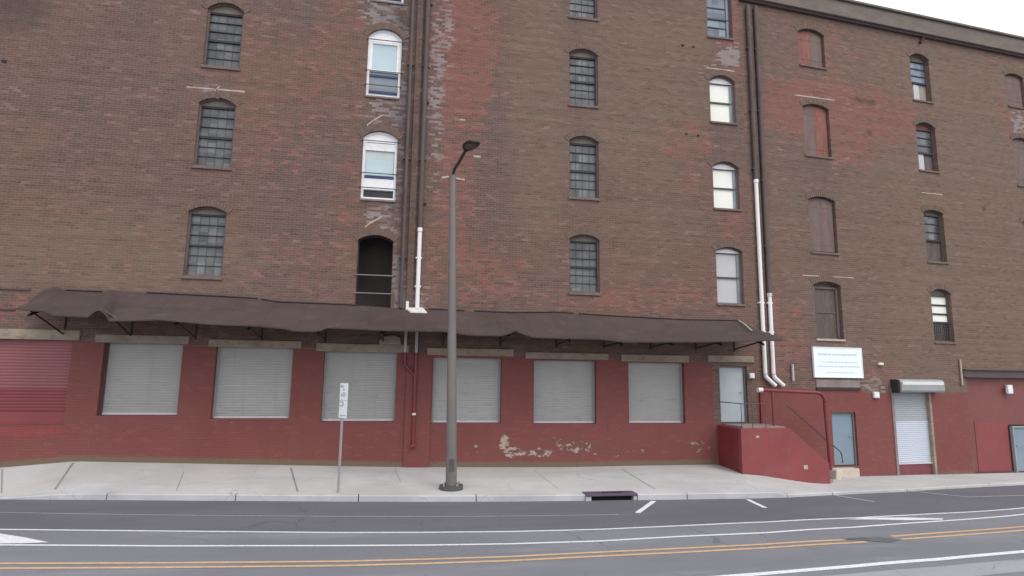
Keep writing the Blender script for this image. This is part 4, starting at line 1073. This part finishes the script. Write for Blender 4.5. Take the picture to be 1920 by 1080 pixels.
# tar patch in the middle of the road
def patch(name, pxs, mat, lift=.007):
    q = [P_G(*p) for p in pxs]; n = len(q)
    return struct(MB().add([(p.x, p.y, zr(p.x)+lift) for p in q], [list(range(n))]).build(name, mat))
patch('tar_patch', [(1575, 1011.5), (1600, 1008.5), (1640, 1007), (1668, 1009), (1688, 1013), (1668, 1017.5), (1640, 1016), (1618, 1013.5), (1600, 1013)], M['tar'])
ribbon('faint_road_line', gl([(-250, 959), (0, 961), (200, 964.5), (400, 967), (640, 968.5), (820, 969), (1000, 967.5), (1160, 965)], 10, 0), .028, M['faint_line'], .005, zroad)
for a, b, w, m in [((1195, 962), (1226, 940), .12, 'white_line'), ((1402, 937), (1435, 952.5), .12, 'white_line'), ((1566, 929), (1640, 941), .09, 'faint_line'), ((1702, 920.5), (1820, 932.5), .07, 'faint_line')]:
    ribbon('parking_line', [P_G(a[0]+(b[0]-a[0])*i/5, a[1]+(b[1]-a[1])*i/5) for i in range(6)], w, M[m], .006, zroad)
ribbon('parking_line', gl([(1820, 932), (1920, 929)], 0, 20), .05, M['faint_line'], .006, zroad)
patch('white_chevron', [(-60, 998), (0, 1001), (45, 1008), (92, 1017.5), (40, 1019.5), (-60, 1020)], M['white_line'])
patch('white_chevron', [(1588, 974.5), (1625, 971), (1700, 970.8), (1768, 972.5), (1768, 974.8), (1700, 976), (1640, 974.6)], M['white_line'])

# ------------------------------------------------------------------ street furniture
# storm drain set in the kerb line
xm = (drain_a+drain_b)/2; y0 = yk(xm); z0 = zr(xm); h = kh(xm)
SD = empty('storm_drain', 'purple grey cast iron storm drain inlet set in the pale kerb', 'drain', (xm, y0, z0))
wd = (drain_b-drain_a)/2-.004
MB().box(-wd, wd, -.02, .36, h-.035, h+.018).build('cover_plate', M['drain_steel'], SD, bevel=.008)
MB().box(-wd, -wd+.14, .0, .16, -.1, h-.037).build('cheek', M['kerb'], SD, bevel=.01); MB().box(wd-.10, wd, .0, .16, -.1, h-.037).build('cheek', M['kerb'], SD, bevel=.01)
MB().box(-wd+.001, wd-.001, .161, .166, -.1, h-.037).build('back_plate', M['black'], SD)
mb = MB(); mb.box(-.2, .35, .14, .24, h+.019, h+.024); mb.build('lift_slot', M['black'], SD)

# lamp post
b = P_P(846, 917); LX, LY, LZ = b.x, b.y, zp(b.x, b.y)
SL = empty('street_lamp', 'tall grey steel street lamp on the pavement in front of the awning', 'street lamp', (LX, LY, LZ))
zt_ = P_Y(849, 326, LY).z-LZ
lean = P_Y(849, 326, LY).x-LX
SL.rotation_euler = (0, math.atan(lean/zt_), 0)      # the post stands a little out of plumb
MB().tube([(0, 0, -.02), (0, 0, .015), (0, 0, .10)], .30, 24).build('base_plate', M['lamp_base'], SL, True, bevel=.01)
mb = MB()
for k in range(4): mb.tube([(.24*math.cos(k*math.pi/2+.6), .24*math.sin(k*math.pi/2+.6), .101), (.24*math.cos(k*math.pi/2+.6), .24*math.sin(k*math.pi/2+.6), .15)], .025, 6)
mb.build('anchor_bolt', M['galv'], SL)
MB().tube([(0, 0, .102+(zt_-.1)*i/8) for i in range(9)], .142, 20, r1=.082).build('pole', M['lamp_pole'], SL, True)
MB().tube([(0, 0, zt_-.02), (0, 0, zt_+.06)], .09, 16).build('pole_cap', M['lamp_pole'], SL, True)
YH = LY-1.55
hd = P_Y(873, 282, YH); ax, ay, az = hd.x-LX-lean, hd.y-LY, hd.z-LZ
MB().tube([(0, 0, zt_-.05), (ax*.15, ay*.12, zt_+.08), (ax*.55, ay*.55, zt_+(az-zt_)*.62), (ax, ay, az)], .042, 12).build('arm', M['lamp_head'], SL, True)
mb = MB(); dirv = Vector((ax+.12, ay, 0)).normalized(); sd = Vector((dirv.y, -dirv.x, 0)); o = Vector((ax, ay, az+.05))
o2 = P_Y(884, 275, YH-.2); 
rings = []
for t, wdt, hu, hl in ((-.16, .06, .03, .03), (0, .15, .05, .03), (.2, .20, .07, .03), (.40, .19, .06, .02), (.52, .12, .02, .015)):
    c = o+dirv*t+Vector((.06, 0, 0))
    rings.append([c+sd*wdt*math.cos(a)+Vector((0, 0, (hu if math.sin(a) > 0 else hl)*math.sin(a))) for a in [2*math.pi*k/14 for k in range(14)]])
vs = [v for r_ in rings for v in r_]; n = 14
mb.add(vs, [(i*n+k, i*n+(k+1) % n, (i+1)*n+(k+1) % n, (i+1)*n+k) for i in range(4) for k in range(n)]+[list(range(n))[::-1], [4*n+k for k in range(n)]])
hdo = mb.build('lamp_head', M['lamp_head'], SL, True)
c = o+dirv*.2+Vector((.06, 0, -.035)); mb = MB(); vs = [c+sd*.14*math.cos(a)+dirv*.2*math.sin(a) for a in [2*math.pi*k/16 for k in range(16)]]
mb.add(vs+[v+Vector((0, 0, .04)) for v in vs], [list(range(16))[::-1], list(range(16, 32))]+[(i, (i+1) % 16, 16+(i+1) % 16, 16+i) for i in range(16)]); mb.build('lens', M['lens'], hdo, True)
MB().box(-.06, .06, -.150, -.135, .45, .75).build('hand_hole_cover', M['lamp_base'], SL)

# parking sign
b = P_P(634, 924); SX, SY, SZ = b.x, b.y, zp(b.x, b.y)
PS = empty('parking_sign', 'narrow white parking sign plates turned edgeways on a thin steel post', 'sign', (SX, SY, SZ), R(-46))
top = P_Y(637, 718, SY).z-SZ; bot = P_Y(637, 784, SY).z-SZ
MB().box(-.028, .028, -.02, .02, -.05, top-.03).build('post', M['galv'], PS, bevel=.006)
hh = (top-bot)/2
for k in (0, 1):
    z1 = top-k*hh-.005; z0_ = z1-hh+.01
    pl = MB().box(-.15+.05, .15+.05, -.028, -.022, z0_, z1).build('sign_plate', M['sign_white'], PS, bevel=.002)
    mb = MB(); mr = MB()
    # the lettering cannot be read in the photograph: worn strokes of the same size
    if k == 0:
        for zz, x0, x1 in ((.86, -.08, .01), (.80, -.08, .06), (.66, .02, .08), (.60, .02, .07), (.46, .0, .10), (.36, -.06, .15), (.26, -.05, .12)):
            mb.box(x0, x1, -.031, -.0285, z0_+(hh-.02)*zz-.012, z0_+(hh-.02)*zz+.012)
    else:
        for zz, x0, x1 in ((.95, -.08, .04), (.88, .02, .07), (.80, .02, .07), (.72, -.08, .04)):
            mb.box(x0, x1, -.031, -.0285, z0_+(hh-.02)*zz-.014, z0_+(hh-.02)*zz+.014)
        mb.add([(-.06, -.0295, z0_+.06), (-.02, -.0295, z0_+.09), (-.02, -.0295, z0_+.07), (.16, -.0295, z0_+.075), (.16, -.0295, z0_+.05), (-.02, -.0295, z0_+.05), (-.02, -.0295, z0_+.03)], [(0, 6, 5, 4, 3, 2, 1)])
    mb.build('lettering', M['print_dark'], pl)
    b1 = MB(); b1.tube([(.0, -.036, z1-.04), (.0, -.02, z1-.04)], .012, 8); b1.tube([(.0, -.036, z0_+.03), (.0, -.02, z0_+.03)], .012, 8); b1.build('bolt', M['galv'], pl)

# notice board on the second building
def world_R(u, y, z): return (CX+u*math.cos(BEND)-y*math.sin(BEND), CY+u*math.sin(BEND)+y*math.cos(BEND), z)
a = P_R(1521, 650); b = P_R(1616, 709)
NB = empty('notice_board', 'white notice board with faded lines of print on the brick above the slate door', 'sign', world_R((a[0]+b[0])/2, -.05, (a[1]+b[1])/2), BEND)
hw, hh = (b[0]-a[0])/2, (P_R(1568, 651.5)[1]-P_R(1568, 708.5)[1])/2
MB().box(-hw, hw, -.02, .045, -hh, hh).build('board', M['sign_board'], NB, bevel=.006)
mb = MB(); t = .025; yb0, yb1 = -.035, -.0205
mb.box(-hw, hw, yb0, yb1, hh-t, hh); mb.box(-hw, hw, yb0, yb1, -hh, -hh+t); mb.box(-hw, -hw+t, yb0, yb1, -hh+t, hh-t); mb.box(hw-t, hw, yb0, yb1, -hh+t, hh-t); mb.build('edge_frame', M['vinyl'], NB)
mb = MB(); rnd = random.Random(3)
for zz, x0, x1, hgt in ((.52, -.80, .80, .095), (.02, -.68, .78, .05), (-.26, -.82, .86, .065), (-.66, -.50, .66, .05)):
    x = x0*hw
    while x < x1*hw-.04:              # unreadable in the photograph: short worn strokes in word-long runs
        L = rnd.uniform(.10, .26); e_ = min(x+L, x1*hw); c = x
        while c < e_:
            w_ = rnd.uniform(.03, .06); k = rnd.choice((.6, .75)); dz = 0
            mb.box(c, min(c+w_, e_), -.0245, -.0205, zz*hh-hgt/2*k+dz, zz*hh+hgt/2*k+dz); c += w_+.006
        x = e_+.03
mb.build('lettering', M['print_grey'], NB)

# small wall boxes and lights
def wall_box(px, py, w, h, conv, label, name, cat, right):
    u, z = conv(px, py)
    loc = world_R(u, -.002, z) if right else (u, Y_L-.002, z)
    e = empty(name, label, cat, loc, BEND if right else 0)
    MB().box(-w/2, w/2, -.09, 0, -h/2, h/2).build('housing', M['box_white'], e, bevel=.012)
    MB().box(-w/2+.02, w/2-.02, -.105, -.0905, -h/2+.02, h/2*.2).build('cover', M['sign_white'], e, bevel=.004)
    return e
wall_box(1408, 704.5, .17, .17, P_L, 'small white box beside the pale blue door on the warehouse', 'alarm_box', 'box', False)
wall_box(1640.5, 740.5, .23, .22, P_R, 'square white box at the edge of the red paint near the roller door', 'junction_box', 'box', True)
wall_box(1890, 730, .26, .34, P_R, 'upright white box high on the red boarding under the steel beam', 'meter_box', 'box', True)
e = wall_box(1649, 682.5, .20, .09, P_R, 'low white wall light on brown brick right of the notice board', 'wall_light', 'light', True)

# ------------------------------------------------------------------ red entrance stairs
YF = 17.2
pf = [P_L(x, y, YF) for x, y in [(1389, 804), (1480, 802.5), (1555, 868), (1555, 900)]]
xA, xB, xC = pf[0][0], pf[1][0], pf[2][0]; zT = (pf[0][1]+pf[1][1])/2; zE = pf[2][1]
ES = empty('entrance_stairs', 'red painted concrete stairs with solid side wall rising to the pale blue door', 'stairs', (xA, YF, 0))
q = lambda x: x-xA
MB().prism([(0, -.6), (q(xC), -.6), (q(xC), zE), (q(xC)-.10, zE+.06), (q(xB), zT), (0, zT)], 0, .18).build('side_wall', M['red_wall'], ES, bevel=.012)
MB().box(0, .18, .182, Y_L-YF-.004, -.5, zT-.004).build('end_wall', M['red_wall_shaded'], ES, bevel=.012)
zl = door1[2]-.02
MB().box(.182, q(xB)-.02, .182, Y_L-YF-.06, -.4, zl).build('landing', M['stair_tread'], ES)
ns = 9; gx0 = -.28
for k in range(ns):
    x0 = q(xB)-.02+(q(xC)-q(xB)+.25)*k/ns; x1 = q(xB)-.02+(q(xC)-q(xB)+.25)*(k+1)/ns; z = zl-(zl-gx0)*(k+1)/(ns+1)
    MB().box(x0+.001, x1, .182, Y_L-YF-.02, -.5, z).build('step', M['stair_tread'], ES)
# slim rails
hr = MB()
a = P_L(1482, 765, 18.2); b_ = P_L(1553, 828, 18.2)
yy = 18.2-YF
hr.tube(elbow([(q(a[0])-.1, yy, a[1]+.05), (q(a[0]), yy, a[1]), (q(b_[0]), yy, b_[1]), (q(P_L(1578, 848, 18.2)[0]), yy, P_L(1578, 848, 18.2)[1]), (q(P_L(1580, 868, 18.2)[0]), yy, P_L(1580, 868, 18.2)[1])], .15), .02, 8)
hr.build('handrail', M['rail'], ES, True)
zl2 = P_L(1380, 757, YF)[1]; xr0 = q(P_L(1345, 757, 18.5)[0]); xr1 = q(P_L(1420, 757, YF)[0])
mb = MB().tube([(.09, .09, zl2), (q(xB)*.55, .09, zl2)], .014, 8)
for x in (.09, q(xB)*.28, q(xB)*.55): mb.tube([(x, .09, zT), (x, .09, zl2)], .012, 8)
mb.tube([(.09, .09, zl2), (.09, Y_L-YF-.02, zl2)], .014, 8)
mb.build('landing_rail', M['rail'], ES, True)
mb = MB()
for px, py, r_ in ((1537, 765+112, .07), (1512, 876, .06)):
    pass
u, z = P_L(1511, 876, YF); mb.box(q(u)-.07, q(u)+.07, -.006, .002, z-.06, z+.06)
mb.build('pale_patch', M['mortar'], ES)
mb = MB(); u, z = P_L(1420, 819, YF); mb.box(q(u)-.05, q(u)+.06, -.006, .002, z-.03, z+.03); mb.build('pale_patch', M['mortar'], ES)

# ------------------------------------------------------------------ sky, sun, camera
world = bpy.data.worlds.new('World'); scene.world = world; world.use_nodes = True
nt = world.node_tree; nt.nodes.clear()
wo = nt.nodes.new('ShaderNodeOutputWorld'); bg = nt.nodes.new('ShaderNodeBackground'); sky = nt.nodes.new('ShaderNodeTexSky')
SUN_EL, SUN_AZ = R(52), R(150)                 # azimuth clockwise from +Y: behind the camera, to its right
sky.sky_type = 'NISHITA'; sky.sun_disc = False; sky.sun_elevation = SUN_EL; sky.sun_rotation = SUN_AZ
sky.dust_density = 4; sky.air_density = 1.0
mx = nt.nodes.new('ShaderNodeMix'); mx.data_type = 'RGBA'; mx.inputs[0].default_value = .82
nt.links.new(sky.outputs[0], mx.inputs[6]); mx.inputs[7].default_value = (9.4, 9.6, 10.0, 1)   # an even white cloud layer over the sky
nt.links.new(mx.outputs[2], bg.inputs[0]); bg.inputs[1].default_value = .12
nt.links.new(bg.outputs[0], wo.inputs[0])
sl = bpy.data.lights.new('sun', 'SUN'); sl.energy = .9; sl.angle = R(25); sl.color = (1, .96, .91)
so = bpy.data.objects.new('sun', sl); COL.objects.link(so)
dv = Vector((math.sin(SUN_AZ)*math.cos(SUN_EL), math.cos(SUN_AZ)*math.cos(SUN_EL), math.sin(SUN_EL)))
so.rotation_euler = dv.to_track_quat('Z', 'Y').to_euler(); so.location = dv*40

cd = bpy.data.cameras.new('camera'); co = bpy.data.objects.new('camera', cd); COL.objects.link(co)
cd.sensor_width = 36; cd.lens = 36*F_PX/1920; cd.clip_end = 3000
ex = Matrix.Rotation(-YAW, 3, 'Z')
fwd = ex @ Vector((0, math.cos(PITCH), math.sin(PITCH))); up = ex @ Vector((0, -math.sin(PITCH), math.cos(PITCH))); rt = ex @ Vector((1, 0, 0))
c, s = math.cos(ROLL), math.sin(ROLL)
rx = rt*c+up*s; ux = up*c-rt*s
co.matrix_world = Matrix(((rx.x, ux.x, -fwd.x, 0), (rx.y, ux.y, -fwd.y, 0), (rx.z, ux.z, -fwd.z, CAM_H), (0, 0, 0, 1)))
scene.camera = co
vs_ = scene.view_settings; vs_.view_transform = 'Standard'; vs_.look = 'None'; vs_.exposure = .45; vs_.gamma = 1
scene.render.engine = 'CYCLES'; scene.cycles.use_denoising = True
